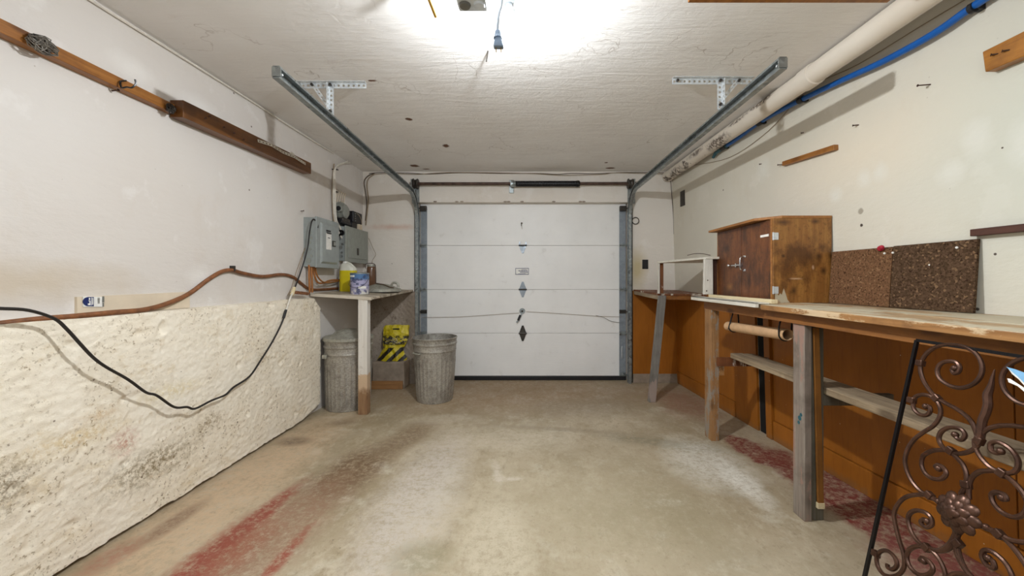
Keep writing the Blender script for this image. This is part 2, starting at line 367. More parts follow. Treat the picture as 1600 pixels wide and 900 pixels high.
M['cab_side'] = mk_cab('cabinet_side_plywood', '9f7038', '825426', '452610', [((0.1, -0.36, 0.29), (0.022, 1, 0.022), '301809'), ((0.13, -0.36, 0.20), (0.022, 1, 0.028), '301809'),
    ((-0.055, -0.36, 0.075), (0.022, 1, 0.036), '301809'), ((-0.12, -0.36, 0.29), (0.012, 1, 0.012), '2a150a'), ((0.175, -0.36, 0.29), (0.018, 1, 0.05), '301809'), ((0.04, -0.36, 0.29), (0.02, 1, 0.03), '43250f'),
    ((-0.12, -0.36, 0.50), (0.05, 1, 0.02), '3a1e0d'), ((0.08, -0.36, 0.505), (0.03, 1, 0.018), '3a1e0d'), ((-0.04, -0.36, 0.15), (0.04, 1, 0.006), 'c9a88a'), ((0.065, -0.36, 0.22), (0.008, 1, 0.014), 'c9a88a')], 2.0)
M['cab_dark'] = mk_cab('stained_cabinet_front', '7b4a24', '5f3216', '331a0c', [((-0.18, 0.15, 0.09), (0.5, 0.04, 0.03), '8f5f2c'), ((-0.18, -0.1, 0.13), (0.5, 0.03, 0.05), '2a150a'), ((-0.18, 0.2, 0.38), (0.5, 0.05, 0.04), '2a150a')], 7.0, 0.44)
M['cab_edge'] = wood('cabinet_edge', 'a9743c', '8c5828', 'Y', 0.3, offs=2)
M['whitewood'] = wood('white_painted_wood', 'dbd6cc', 'cdc7bb', 'Z', 0.25, '8f8371', worn='c8bca8', wornamt=0.1, offs=2, knots=False)
M['whitewoody'] = wood('white_painted_strip', 'ddd8cc', 'cfc8ba', 'Y', 0.25, '94866f', worn='c9bda9', wornamt=0.15, offs=3, knots=False)
M['creamwood'] = wood('cream_board', 'e2d3ae', 'd6c298', 'Y', 0.15, 'a08a62', knots=False)
M['brownwood'] = wood('brown_upright', '7d4a26', '633517', 'Z', 0.5, '35190a', worn='d5cdbf', wornamt=0.0, offs=7)
M['shelfback'] = flat('dark_brown_board', '4a2b1c', 0.6, 0, 0.1, 8)
M['honey'] = wood('honey_stained_rail', 'a56e30', '85501c', 'Y', 0.55, '4f2a0c', rough=0.4, offs=4)
M['walnut'] = wood('walnut_stained_rail', '7a4d22', '5f3814', 'Y', 0.6, '361805', rough=0.4, offs=14)
M['reddark'] = wood('dark_red_strip', '55301f', '3f1f13', 'Y', 0.4, '20100a', offs=15, knots=False)
M['blockwood'] = wood('honey_block', 'b87a26', '945c14', 'Y', 0.6, '4a250a', rough=0.35, offs=17)
M['tabletop'] = wood('scuffed_table_top', 'a79a87', '8d7f6b', 'X', 0.5, '5e5140', worn='c7bca9', wornamt=0.4, offs=19)
M['tableedge'] = wood('whitewashed_edge', 'd8cfc0', 'bfb4a2', 'X', 0.3, '857762', offs=20, knots=False)
def mk_tableleg():
    m = NT('white_post_bare_foot', 0.65)
    n = m.noise(12, 6, 0.7); z = m.xyz()[2]
    t = m.ma('ADD', z, m.ma('MULTIPLY', n, 0.22))
    g = m.noise(50, 4, 0.6, m.mapv(sc=(1, 1, 0.06)))
    wcol = m.mix(m.mr(g, 0.35, 0.7), 'ddd8d0', 'cfc8be')
    wcol = m.mix(m.mr(m.noise(20, 5, 0.7), 0.60, 0.68, 0, 0.5), wcol, 'b0a598')
    bare = m.mix(m.mr(g, 0.35, 0.7), 'a1805e', '704c2e')
    mid = m.mix(m.mr(t, 0.30, 0.36), bare, 'c6aa8c')
    m.bump(g, 0.3, 0.003)
    return m.out(m.mix(m.mr(t, 0.46, 0.48), mid, wcol))
M['tableleg'] = mk_tableleg()
def mk_cork(name, a, b, off):
    m = NT(name, 0.9, spec=0.15)
    v = m.voro(120, m.mapv(loc=(off, 0, 0)), out='Color'); x = m.n('SeparateColor'); m.l(v, x.inputs[0])
    col = m.mix(x.outputs[0], a, b)
    col = m.mix(m.mr(m.noise(110, 3, 0.7), 0.56, 0.62, 0, 0.9), col, '241209')
    col = m.mix(m.mr(x.outputs[1], 0.9, 0.95, 0, 0.45), col, '9a7c5c')
    m.bump(x.outputs[2], 0.6, 0.004)
    return m.out(col)
M['cork1'] = mk_cork('brown_cork', '79583e', '62462f', 0); M['cork2'] = mk_cork('dark_cork', '5e4836', '423121', 4)
def mk_pipe():
    m = NT('peeling_white_pipe', 0.6)
    n = m.noise(11, 8, 0.72, m.mapv(sc=(1, 0.55, 1)))
    yy = m.xyz()[1]
    far = m.mr(yy, 0.6, 1.9, -0.06, 0.07)
    t = m.ma('ADD', n, far)
    col = m.mix(m.mr(m.noise(2, 4, 0.6), 0.3, 0.7), 'e2d9cc', 'd8cdbe')
    col = m.mix(m.mr(t, 0.655, 0.665), col, '6a5d52')
    for c, q in (((-0.03, 1.55, -0.03), (0.10, 0.20, 0.045)), ((-0.03, 2.45, -0.03), (0.10, 0.20, 0.045)), ((-0.05, 0.94, 0.03), (0.05, 0.16, 0.03)), ((-0.05, 1.22, 0.02), (0.05, 0.14, 0.02)), ((-0.05, 1.95, 0.0), (0.05, 0.22, 0.03))):
        col = m.mix(m.ma('MULTIPLY', m.blob(c, q, soft=0.4, wob=0.5, wscale=18), m.mr(m.noise(30, 6, 0.8), 0.46, 0.49)), col, '6a5d52')
    m.bump(m.mr(t, 0.64, 0.66, 1, 0), 0.5, 0.003)
    return m.out(col)
M['pipe'] = mk_pipe()
def mk_iron():
    m = NT('rust_brown_wrought_iron', 0.34, 0.6)
    col = m.mix(m.mr(m.noise(18, 5, 0.7), 0.35, 0.7), '5c4032', '3c271d')
    col = m.mix(m.mr(m.noise(45, 5, 0.7), 0.60, 0.70, 0, 0.5), col, '75402a')
    m.bump(m.noise(60, 3, 0.6), 0.25, 0.002)
    return m.out(col)
M['iron'] = mk_iron()
def mk_bag():
    m = NT('hazard_striped_bag', 0.3, spec=0.6)
    X = m.xyz(); x, z = X[0], X[2]
    n = m.noise(14, 4, 0.6)
    d = m.ma('ADD', m.ma('SUBTRACT', m.ma('MULTIPLY', x, 1.0), m.ma('MULTIPLY', z, 1.0)), m.ma('MULTIPLY', n, 0.03))
    fr = m.ma('FRACT', m.ma('MULTIPLY', d, 8.0))
    stripe = m.mr(fr, 0.50, 0.53)
    low = m.mr(z, 0.145, 0.155, 1, 0)
    black_lo = m.ma('MULTIPLY', stripe, low)
    midb = m.ma('MULTIPLY', m.mr(z, 0.17, 0.19), m.mr(z, 0.27, 0.30, 1, 0))
    blot = m.mr(m.noise(26, 5, 0.7, m.mapv(sc=(0.6, 1, 1.2))), 0.46, 0.50)
    bl = m.ma('MULTIPLY', midb, blot)
    mask = m.ma('MAXIMUM', black_lo, bl)
    yel = m.mix(m.mr(n, 0.35, 0.7), 'd8c61c', 'b7a012')
    col = m.mix(mask, yel, '1c1812')
    txt = m.ma('MULTIPLY', m.mr(m.noise(90, 2, 0.5, m.mapv(sc=(0.5, 1, 1.6))), 0.56, 0.60), m.ma('MULTIPLY', m.mr(z, 0.19, 0.20), m.mr(z, 0.255, 0.265, 1, 0)))
    col = m.mix(txt, col, 'a8a190')
    m.bump(m.noise(24, 4, 0.6, None, 1.2), 0.7, 0.02)
    return m.out(col)
M['bag'] = mk_bag()
def mk_tinlabel():
    m = NT('blue_tin_label', 0.35)
    X = m.xyz(); z = X[2]
    col = m.mix(m.mr(z, 0.13, 0.15), 'a9a6c4', '4a6f9a')
    col = m.mix(m.mr(m.noise(30, 3, 0.6, m.mapv(sc=(0.6, 1, 1))), 0.52, 0.56, 0, 0.85), col, '3c4466')
    col = m.mix(m.ma('MULTIPLY', m.mr(z, 0.02, 0.06, 1, 0), m.mr(m.noise(26, 2, 0.5, m.mapv(loc=(2, 2, 2))), 0.48, 0.5)), col, 'dcd9d2')
    return m.out(col)
M['tinlabel'] = mk_tinlabel()
def mk_bottle(name, col, tr=0.0, rough=0.25):
    m = NT(name, rough)
    m.b.inputs['Transmission Weight'].default_value = tr
    m.b.inputs['Subsurface Weight'].default_value = 0.0
    return m.out(m.mix(m.mr(m.noise(12, 3, 0.5), 0.3, 0.7), col, tuple(v*0.92 for v in lin(col)[:3])+(1,)))
M['liquid'] = mk_bottle('yellow_fluid', 'd9c71e')
M['jugplastic'] = mk_bottle('milky_plastic', 'd9d7ca')
M['jarglass'] = mk_bottle('brown_glass', '7d5b45', 0.25, 0.12)
M['lidmetal'] = mk_galv('dull_lid_metal', 'b4b2a6', '9a988c', 0.5, 60, 0.35, 0.25)
def mk_emit():
    m = NT('glowing_bulb'); m.b.inputs['Emission Color'].default_value = (0.92, 0.965, 1.0, 1)
    m.b.inputs['Emission Strength'].default_value = BULB_STRENGTH
    return m.out((1, 1, 1, 1))
M['bulb'] = mk_emit()
M['porcelain'] = flat('porcelain', 'dfe6ec', 0.25)
M['bluegrey'] = flat('pale_blue_plastic', 'a9c3d9', 0.35)
M['plugblue'] = flat('blue_grey_rubber', '8093ab', 0.5)
M['greycord'] = flat('light_grey_cord', '9aa0a6', 0.5)
M['brass'] = flat('brass', 'b08a3c', 0.3, 0.9)

# ------------------------------------------------------------------ geometry helpers
def ray(px, py, Y): return Vector(((px-CX)*Y/FPX, Y, CAMZ-(py-CY)*Y/FPX))
XRc, XRz, XRy = 1.79, -0.03, 0.066
def XR(Y, z): return XRc + XRz*z + XRy*(4.6-Y)
def XL(Y): return -1.985 - 0.009*(4.6-Y)
def on_right(px, py, off=0.0):
    a = (px-CX)/FPX; b = (py-CY)/FPX
    Y = (XRc - off + XRz*CAMZ + XRy*4.6)/(a + XRy + XRz*b)
    return Vector((a*Y, Y, CAMZ-b*Y))
def on_x(px, py, X):
    Y = X*FPX/(px-CX); return Vector((X, Y, CAMZ-(py-CY)*Y/FPX))

class MB:
    def __init__(s): s.v = []; s.f = []
    def add(s, vs, fs):
        o = len(s.v); s.v += [Vector(v) for v in vs]; s.f += [tuple(i+o for i in f) for f in fs]; return s
    def box(s, x0, x1, y0, y1, z0, z1):
        return s.hexa([(x0,y0,z0),(x1,y0,z0),(x1,y1,z0),(x0,y1,z0),(x0,y0,z1),(x1,y0,z1),(x1,y1,z1),(x0,y1,z1)])
    def hexa(s, p): return s.add(p, [(0,3,2,1),(4,5,6,7),(0,1,5,4),(1,2,6,5),(2,3,7,6),(3,0,4,7)])
    def beam(s, a, b, wx, wy, up=(0,0,1)):
        """box beam from a to b, wx across, wy along up"""
        a, b = Vector(a), Vector(b); d = (b-a).normalized(); u = Vector(up)
        r = d.cross(u)
        if r.length < 1e-4: r = d.cross(Vector((0,1,0)))
        r.normalize(); u = r.cross(d).normalized(); r *= wx/2; u *= wy/2
        return s.hexa([a-r-u, a+r-u, b+r-u, b-r-u, a-r+u, a+r+u, b+r+u, b-r+u])
    def tube(s, pts, r, n=8, closed=False, cap=True):
        pts = [Vector(p) for p in pts]; N = len(pts); rr = r if isinstance(r, (list, tuple)) else [r]*N
        o = len(s.v); nrm = None
        for i, p in enumerate(pts):
            a = pts[(i-1) % N] if (closed or i > 0) else p; b = pts[(i+1) % N] if (closed or i < N-1) else p
            t = (b-a); t = t.normalized() if t.length > 1e-9 else Vector((0,0,1))
            if nrm is None:
                nrm = t.orthogonal().normalized()
            nrm = (nrm - t*nrm.dot(t)); nrm = nrm.normalized() if nrm.length > 1e-6 else t.orthogonal().normalized()
            bi = t.cross(nrm)
            for k in range(n):
                q = 2*math.pi*k/n; s.v.append(p + (nrm*math.cos(q)+bi*math.sin(q))*rr[i])
        for i in range(N if closed else N-1):
            j = (i+1) % N
            for k in range(n):
                k2 = (k+1) % n; s.f.append((o+i*n+k, o+i*n+k2, o+j*n+k2, o+j*n+k))
        if cap and not closed:
            s.f.append(tuple(o+k for k in range(n))[::-1]); s.f.append(tuple(o+(N-1)*n+k for k in range(n)))
        return s
    def lathe(s, prof, c=(0,0,0), n=32, axis='Z', mod=None, a0=0.0, a1=2*math.pi, cap=False):
        c = Vector(c); o = len(s.v); full = abs(a1-a0-2*math.pi) < 1e-6; m = n if full else n+1
        for (r, z) in prof:
            for k in range(m):
                q = a0+(a1-a0)*k/n; R = r + (mod(q, z) if mod else 0)
                p = (R*math.cos(q), R*math.sin(q), z)
                if axis == 'Y': p = (p[0], p[2], p[1])
                if axis == 'X': p = (p[2], p[0], p[1])
                s.v.append(c+Vector(p))
        for i in range(len(prof)-1):
            for k in range(n):
                k2 = (k+1) % m; s.f.append((o+i*m+k, o+i*m+k2, o+(i+1)*m+k2, o+(i+1)*m+k))
        if cap:
            s.f.append(tuple(o+k for k in range(m))[::-1]); s.f.append(tuple(o+(len(prof)-1)*m+k for k in range(m)))
        return s
    def prism(s, poly, z0, z1):
        """poly in XY; z0/z1 number or per-vertex list"""
        n = len(poly); a = z0 if isinstance(z0, (list, tuple)) else [z0]*n; b = z1 if isinstance(z1, (list, tuple)) else [z1]*n
        return s.add([(x, y, a[i]) for i, (x, y) in enumerate(poly)]+[(x, y, b[i]) for i, (x, y) in enumerate(poly)],
                     [tuple(range(n))[::-1], tuple(range(n, 2*n))]+[(i, (i+1) % n, n+(i+1) % n, n+i) for i in range(n)])
    def sphere(s, c, r, n=16, m=10, sc=(1,1,1)):
        c = Vector(c); o = len(s.v)
        for i in range(m+1):
            t = math.pi*i/m
            for k in range(n):
                q = 2*math.pi*k/n
                s.v.append(c+Vector((r*sc[0]*math.sin(t)*math.cos(q), r*sc[1]*math.sin(t)*math.sin(q), r*sc[2]*math.cos(t))))
        for i in range(m):
            for k in range(n):
                k2 = (k+1) % n; s.f.append((o+i*n+k, o+(i+1)*n+k, o+(i+1)*n+k2, o+i*n+k2))
        return s
    def strip(s, a, b, wdir, w, tdir, t, pitch=0.025, hole=0.4):
        """perforated flat strip: two side rails and cross bars between the slots"""
        a, b = Vector(a), Vector(b); L = (b-a).length; d = (b-a)/L; W = Vector(wdir).normalized(); T = Vector(tdir).normalized()*t
        def bx(l0, l1, w0, w1):
            p = [a+d*l+W*q for l, q in ((l0,w0),(l1,w0),(l1,w1),(l0,w1))]
            s.hexa(p+[q+T for q in p])
        bx(0, L, 0, w*(1-hole)/2); bx(0, L, w*(1+hole)/2, w)
        n = max(1, int(L/pitch)); ps = L/n
        for i in range(n+1):
            c0 = max(0, i*ps-ps*0.28); c1 = min(L, i*ps+ps*0.28)
            bx(c0, c1, w*(1-hole)/2, w*(1+hole)/2)
        return s

def cr(pts, sub=6, closed=False):
    pts = [Vector(p) for p in pts]; out = []; N = len(pts)
    for i in range(N-1):
        p0 = pts[max(i-1, 0)]; p1 = pts[i]; p2 = pts[i+1]; p3 = pts[min(i+2, N-1)]
        for k in range(sub):
            t = k/sub
            out.append(0.5*((2*p1)+(p2-p0)*t+(2*p0-5*p1+4*p2-p3)*t*t+(3*p1-p0-3*p2+p3)*t**3))
    out.append(pts[-1]); return out

def link(name, mb, mat, parent=None, origin=None, smooth=False, bev=0.0, kind=None):
    """mesh given in world coordinates; stored relative to the parent's origin or its own base"""
    if parent is not None: base = parent_world(parent)
    else: base = Vector(origin) if origin is not None else Vector((0,0,0))
    me = bpy.data.meshes.new(name); me.from_pydata([tuple(v-base) for v in mb.v], [], mb.f); me.validate(); me.update()
    bm = bmesh.new(); bm.from_mesh(me); bmesh.ops.recalc_face_normals(bm, faces=bm.faces)
    bm.to_mesh(me); bm.free()
    if mat is not None: me.materials.append(mat)
    o = bpy.data.objects.new(name, me); COL.objects.link(o)
    if parent is not None: o.parent = parent
    else: o.location = base
    if smooth:
        for p in me.polygons: p.use_smooth = True
        es = me.edges
        bm = bmesh.new(); bm.from_mesh(me)
        for e in bm.edges:
            if len(e.link_faces) == 2 and e.calc_face_angle(0) > math.radians(38): e.smooth = False
        bm.to_mesh(me); bm.free()
    if bev:
        b = o.modifiers.new('bevel', 'BEVEL'); b.width = bev; b.segments = 2; b.limit_method = 'ANGLE'
    if kind: o['kind'] = kind
    return o
def parent_world(p):
    v = Vector(p.location)
    while p.parent: p = p.parent; v = v+Vector(p.location)
    return v
def thing(name, label, cat, loc, group=None):
    o = bpy.data.objects.new(name, None); o.empty_display_size = 0.05; COL.objects.link(o); o.location = loc
    o['label'] = label; o['category'] = cat
    if group: o['group'] = group
    return o
def tag(o, label, cat, group=None):
    o['label'] = label; o['category'] = cat
    if group: o['group'] = group
    return o
def struct(name, mb, mat, **k):
    o = link(name, mb, mat, **k); o['kind'] = 'structure'; return o
def base_of(mb):
    xs = [v.x for v in mb.v]; ys = [v.y for v in mb.v]; zs = [v.z for v in mb.v]
    return ((min(xs)+max(xs))/2, (min(ys)+max(ys))/2, min(zs))
def single(name, mb, mat, label, cat, group=None, **k):
    return tag(link(name, mb, mat, origin=base_of(mb), **k), label, cat, group)

# ------------------------------------------------------------------ the shell
ZC = 2.526; YN = -2.0; YB = 4.60
struct('floor', MB().box(-2.2, 2.35, YN, 4.9, -0.1, 0.0), M['floor'])
struct('ceiling', MB().box(-2.2, 2.35, YN, 4.9, ZC, ZC+0.1), M['ceiling'])
a0, a1 = XL(YN), XL(4.9)
struct('wall_left', MB().hexa([(a0-0.1, YN, 0), (a0, YN, 0), (a1, 4.9, 0), (a1-0.1, 4.9, 0), (a0-0.1, YN, ZC), (a0, YN, ZC), (a1, 4.9, ZC), (a1-0.1, 4.9, ZC)]), M['wall_left'])
wr = struct('wall_right', MB().hexa([(XR(YN,0), YN, 0), (XR(YN,0)+0.1, YN, 0), (XR(4.9,0)+0.1, 4.9, 0), (XR(4.9,0), 4.9, 0),
     (XR(YN,ZC), YN, ZC), (XR(YN,ZC)+0.1, YN, ZC), (XR(4.9,ZC)+0.1, 4.9, ZC), (XR(4.9,ZC), 4.9, ZC)]), M['wall_right'])
# back wall with the door opening
ox0, ox1, oz = -1.338, 1.205, 2.158
wb = MB().box(-2.0, ox0, YB, 4.9, 0, ZC); wb.box(ox1, 1.80, YB, 4.9, 0, ZC); wb.box(ox0, ox1, YB, 4.9, oz, ZC); wb.box(ox0, ox1, 4.80, 4.9, 0, oz)
wback = struct('wall_back', wb, M['wall_back'])
# paint drips and plaster crumbs along the lintel edge
mb = MB()
for x in (-1.12, -0.86, -0.80, -0.28, -0.24, -0.08, 0.62, 0.66, 0.30):
    mb.sphere((x, YB-0.002, oz+0.006), 0.014, 8, 6, (1.6, 0.4, 0.7))
link('lintel_crumb', mb, M['stucco'], wback, kind='stuff')

def rough_slab(name, fn, nu, nv, mat, kind='structure', parent=None, thick=None):
    mb = MB()
    for j in range(nv+1):
        for i in range(nu+1): mb.v.append(Vector(fn(i/nu, j/nv)))
    for j in range(nv):
        for i in range(nu):
            q = j*(nu+1)+i; mb.f.append((q, q+1, q+nu+2, q+nu+1))
    return mb

# low rough concrete footing along the left wall: displaced front face, top ledge and end
YS0, YS1, ZS = -1.0, 3.585, 1.062
def stepface(u, v):
    Y = YS0+(YS1-YS0)*u
    top = ZS + 0.006*mn.noise(Vector((Y*3, 5, 0)))
    if Y > YS1-0.10: top -= (Y-(YS1-0.10))*0.95                    # knocked-off top corner
    bot = 0.022+0.010*mn.noise(Vector((Y*9, 1, 0)))+0.006*mn.noise(Vector((Y*31, 1, 0)))
    if Y > YS1-0.28: bot += (Y-(YS1-0.28))*0.22
    z = bot+(top-bot)*v
    d = 0.010*mn.noise(Vector((Y*2.4, z*2.4, 0)))+0.004*mn.noise(Vector((Y*8, z*10, 2)))+0.006*mn.noise(Vector((Y*24, z*34, 4)))+0.004*mn.noise(Vector((Y*60, z*70, 4)))
    pit = mn.noise(Vector((Y*13, z*13, 9)))
    if pit > 0.45: d -= (pit-0.45)*0.06
    return (-1.945+d*0.62, Y+0.004*mn.noise(Vector((z*14, 2, u)))*(u > 0.99), z)
NU, NV = 620, 150
mb = rough_slab('s', stepface, NU, NV, None)
# top ledge, end face, underside back to the wall
tops = [mb.v[NV*(NU+1)+i].copy() for i in range(NU+1)]
o = len(mb.v); mb.v += [Vector((XL(p.y)-0.02, p.y, p.z+0.004)) for p in tops]
for i in range(NU): mb.f.append((NV*(NU+1)+i, NV*(NU+1)+i+1, o+i+1, o+i))
bots = [mb.v[i].copy() for i in range(NU+1)]
o = len(mb.v); mb.v += [Vector((XL(p.y)-0.02, p.y, p.z)) for p in bots]
for i in range(NU): mb.f.append((i+1, i, o+i, o+i+1))
ends = [mb.v[j*(NU+1)+NU].copy() for j in range(NV+1)]
o = len(mb.v); mb.v += [Vector((XL(p.y)-0.02, p.y, p.z)) for p in ends]
for j in range(NV): mb.f.append((j*(NU+1)+NU, o+j, o+j+1, (j+1)*(NU+1)+NU))
so = struct('trim_1', mb, M['step'], smooth=True); so['label'] = 'rough whitewashed concrete footing along the left wall'

# rough grey stucco at the foot of the back wall, left of the door
def stuc(u, v):
    X = -2.0+(0.655)*u; z = 1.09*v
    d = 0.006*mn.noise(Vector((X*9, z*9, 3)))+0.006*mn.noise(Vector((X*34, z*34, 3)))*(1 if u > 0.6 else 0.4)
    x2 = X+0.006*mn.noise(Vector((z*15, 0, 0)))*(u > 0.97)
    return (x2, 4.535+d, z)
NU2, NV2 = 90, 120
mb = rough_slab('s', stuc, NU2, NV2, None)
for (ra) in ([(j*(NU2+1)+NU2) for j in range(NV2+1)],):
    o = len(mb.v); mb.v += [Vector((mb.v[i].x, 4.64, mb.v[i].z)) for i in ra]
    for j in range(NV2): mb.f.append((ra[j], o+j, o+j+1, ra[j+1]))
ra = [NV2*(NU2+1)+i for i in range(NU2+1)]; o = len(mb.v); mb.v += [Vector((mb.v[i].x, 4.64, mb.v[i].z)) for i in ra]
for j in range(NU2): mb.f.append((ra[j], ra[j+1], o+j+1, o+j))
struct('trim_2', mb, M['stucco'], smooth=True)

# brown painted boards cladding the foot of the right wall and the back wall right of the door
def panel_r(y0, y1, z0, z1, t, name='panel', mat=None, proud=0.0):
    mb = MB(); p = []
    for z in (z0, z1):
        p += [(XR(y0, z)-t-proud, y0, z), (XR(y0, z)+0.002-proud*0, y0, z), (XR(y1, z)+0.002, y1, z), (XR(y1, z)-t-proud, y1, z)]
    return link(name, mb.hexa(p), mat or M['brown'], wr, bev=0.003)
panel_r(3.425, 4.575, 0.14, 1.09, 0.014)
panel_r(3.125, 3.42, 0.0, 1.05, 0.020)
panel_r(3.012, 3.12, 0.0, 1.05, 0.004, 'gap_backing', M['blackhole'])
panel_r(2.945, 3.008, 0.0, 1.05, 0.034, 'batten')
panel_r(1.55, 2.94, 0.15, 1.05, 0.014)
panel_r(0.1, 1.545, 0.15, 1.05, 0.014)
panel_r(3.425, 4.575, 0.0, 0.137, 0.024, 'skirting_board')
panel_r(0.1, 2.94, 0.0, 0.147, 0.026, 'skirting_board')
link('panel', MB().box(1.243, 1.775, 4.572, 4.602, 0.05, 1.10), M['brown'], wback, bev=0.003)
link('skirting_board', MB().box(1.243, 1.775, 4.565, 4.602, 0.0, 0.11), M['concrete'], wback, bev=0.004)

# ------------------------------------------------------------------ garage door
YD = 4.70
d1 = bpy.data.objects.new('door_1', None); COL.objects.link(d1); d1.location = (0, YD, 0.0); d1['kind'] = 'structure'
d1['label'] = 'white sectional garage door of four panels'
zs = [0.052, 0.575, 1.110, 1.648, 2.186]
for k in range(4):
    link('door_panel', MB().box(-1.325, 1.19, YD, YD+0.045, zs[k]+0.0012, zs[k+1]-0.0012), M['door'], d1, bev=0.003)
link('bottom_seal', MB().box(-1.325, 1.19, YD-0.006, YD+0.04, 0.0, 0.05), M['black'], d1, bev=0.004)
for sx in (-1, 1):
    xa, xb = (-1.318, -1.242) if sx < 0 else (1.108, 1.186)
    for k in range(4):
        link('end_stile', MB().box(xa, xb, YD-0.004, YD+0.001, zs[k]+0.008, min(zs[k+1]-0.008, 2.10)), M['stile'], d1)
    for k, z in enumerate((0.075, 0.575, 0.84, 1.110, 1.648, 2.10)):
        m2 = MB().box(xa, xb, YD-0.016, YD-0.003, z-0.022, z+0.022)
        m2.tube([(xa if sx > 0 else xb, YD-0.022, z), ((xa+xb)/2-sx*0.0, YD-0.022, z), ((-1.352 if sx < 0 else 1.218), YD-0.022, z)], 0.006, 8)
        if k == 5: m2.box(xa-0.0, xb, YD-0.05, YD-0.016, z-0.035, z+0.025)
        h = link('roller_hinge', m2, M['darksteel'] if k in (2, 5) else M['track'], d1)
# middle hinges: diamond leaves with knuckles
def dia(z, up=True, dn=True, mat='stile'):
    m2 = MB(); x = -0.072
    if dn: m2.add([(x-0.046, YD-0.004, z), (x+0.046, YD-0.004, z), (x+0.010, YD-0.004, z-0.095), (x-0.010, YD-0.004, z-0.095),
            (x-0.046, YD-0.009, z), (x+0.046, YD-0.009, z), (x+0.010, YD-0.009, z-0.095), (x-0.010, YD-0.009, z-0.095)],
            [(0,1,2,3),(7,6,5,4),(0,4,5,1),(1,5,6,2),(2,6,7,3),(3,7,4,0)])
    if up: m2.add([(x-0.046, YD-0.004, z), (x+0.046, YD-0.004, z), (x+0.010, YD-0.004, z+0.095), (x-0.010, YD-0.004, z+0.095),
            (x-0.046, YD-0.009, z), (x+0.046, YD-0.009, z), (x+0.010, YD-0.009, z+0.095), (x-0.010, YD-0.009, z+0.095)],
            [(0,1,2,3),(7,6,5,4),(0,4,5,1),(1,5,6,2),(2,6,7,3),(3,7,4,0)])
    else: m2.box(x-0.046, x-0.030, YD-0.009, YD-0.002, z, z+0.045); m2.box(x+0.030, x+0.046, YD-0.009, YD-0.002, z, z+0.045)
    h = link('hinge', m2, M[mat], d1)
    link('hinge_pin', MB().tube([(x-0.05, YD-0.013, z), (x+0.05, YD-0.013, z)], 0.009, 8), M['darksteel'], h)
dia(1.648, up=False); dia(1.110); dia(0.575, mat='darksteel')
# lock: round plate, handle with black grip, two cables, upper keeper
m2 = MB().lathe([(0.0, -0.012), (0.030, -0.012), (0.036, 0.0)], (-0.078, YD-0.002, 0.845), 20, 'Y'); lk = link('lock_plate', m2, M['track'], d1)
for sx in (-1, 1): m2 = MB().box(-0.078-0.012, -0.078+0.012, YD-0.022, YD-0.010, 0.845-0.012, 0.845+0.012)
link('lock_hub', m2, M['darksteel'], lk)
link('lock_lever', MB().beam((-0.082, YD-0.024, 0.825), (-0.118, YD-0.03, 0.742), 0.014, 0.010, (0, 1, 0)), M['track'], lk)
link('lever_grip', MB().tube([(-0.100, YD-0.028, 0.80), (-0.128, YD-0.032, 0.735)], 0.014, 10), M['black'], lk)
link('lever_tip', MB().beam((-0.128, YD-0.032, 0.735), (-0.146, YD-0.032, 0.708), 0.018, 0.012, (0, 1, 0)), M['track'], lk)
def ptd(px, py, off=0.012):
    return ray(px, py, YD-off)
link('lock_cable', MB().tube(cr([ptd(812, 489), ptd(780, 491), ptd(720, 495), ptd(660, 496)], 5), 0.0022, 5), M['tanwire'], d1)
link('lock_cable', MB().tube(cr([ptd(822, 487), ptd(860, 489), ptd(905, 492), ptd(932, 494), ptd(972, 495)], 5), 0.0022, 5), M['tanwire'], d1)
link('loose_wire_end', MB().tube(cr([ptd(931, 493, 0.02), ptd(943, 496, 0.03), ptd(955, 502, 0.02), ptd(968, 504)], 5), 0.0025, 5), M['darkwire'], d1)
link('keeper', MB().sphere((-0.085, YD-0.008, 1.92), 0.011, 8, 6).tube([(-0.085, YD-0.01, 1.925), (-0.088, YD-0.02, 1.885)], 0.005, 6), M['darksteel'], d1)
link('keeper_wire', MB().tube(cr([ptd(816, 348, 0.01), ptd(815, 352, 0.03), ptd(816, 358, 0.02)], 4), 0.002, 5), M['tanwire'], d1)
# printed label: white plate, blue border and rows of tiny print
lb = link('maker_label', MB().box(-0.162, 0.002, YD-0.004, YD-0.001, 1.292, 1.372), M['whiteprint'], d1)
m2 = MB()
for (x0, x1, z0, z1) in ((-0.162, 0.002, 1.366, 1.372), (-0.162, 0.002, 1.292, 1.298), (-0.162, -0.157, 1.292, 1.372), (-0.003, 0.002, 1.292, 1.372)):
    m2.box(x0, x1, YD-0.006, YD-0.003, z0, z1)
random.seed(3)
for (z, h, x0, x1) in ((1.353, 0.006, -0.085, -0.02), (1.338, 0.012, -0.128, -0.012), (1.321, 0.011, -0.105, -0.010), (1.303, 0.006, -0.125, -0.05)):
    x = x0
    while x < x1:
        wd = random.uniform(0.004, 0.012); m2.box(x, x+wd, YD-0.006, YD-0.003, z-h/2, z+h/2); x += wd+0.004
link('label_print', m2, M['labelink'], lb, kind='stuff')

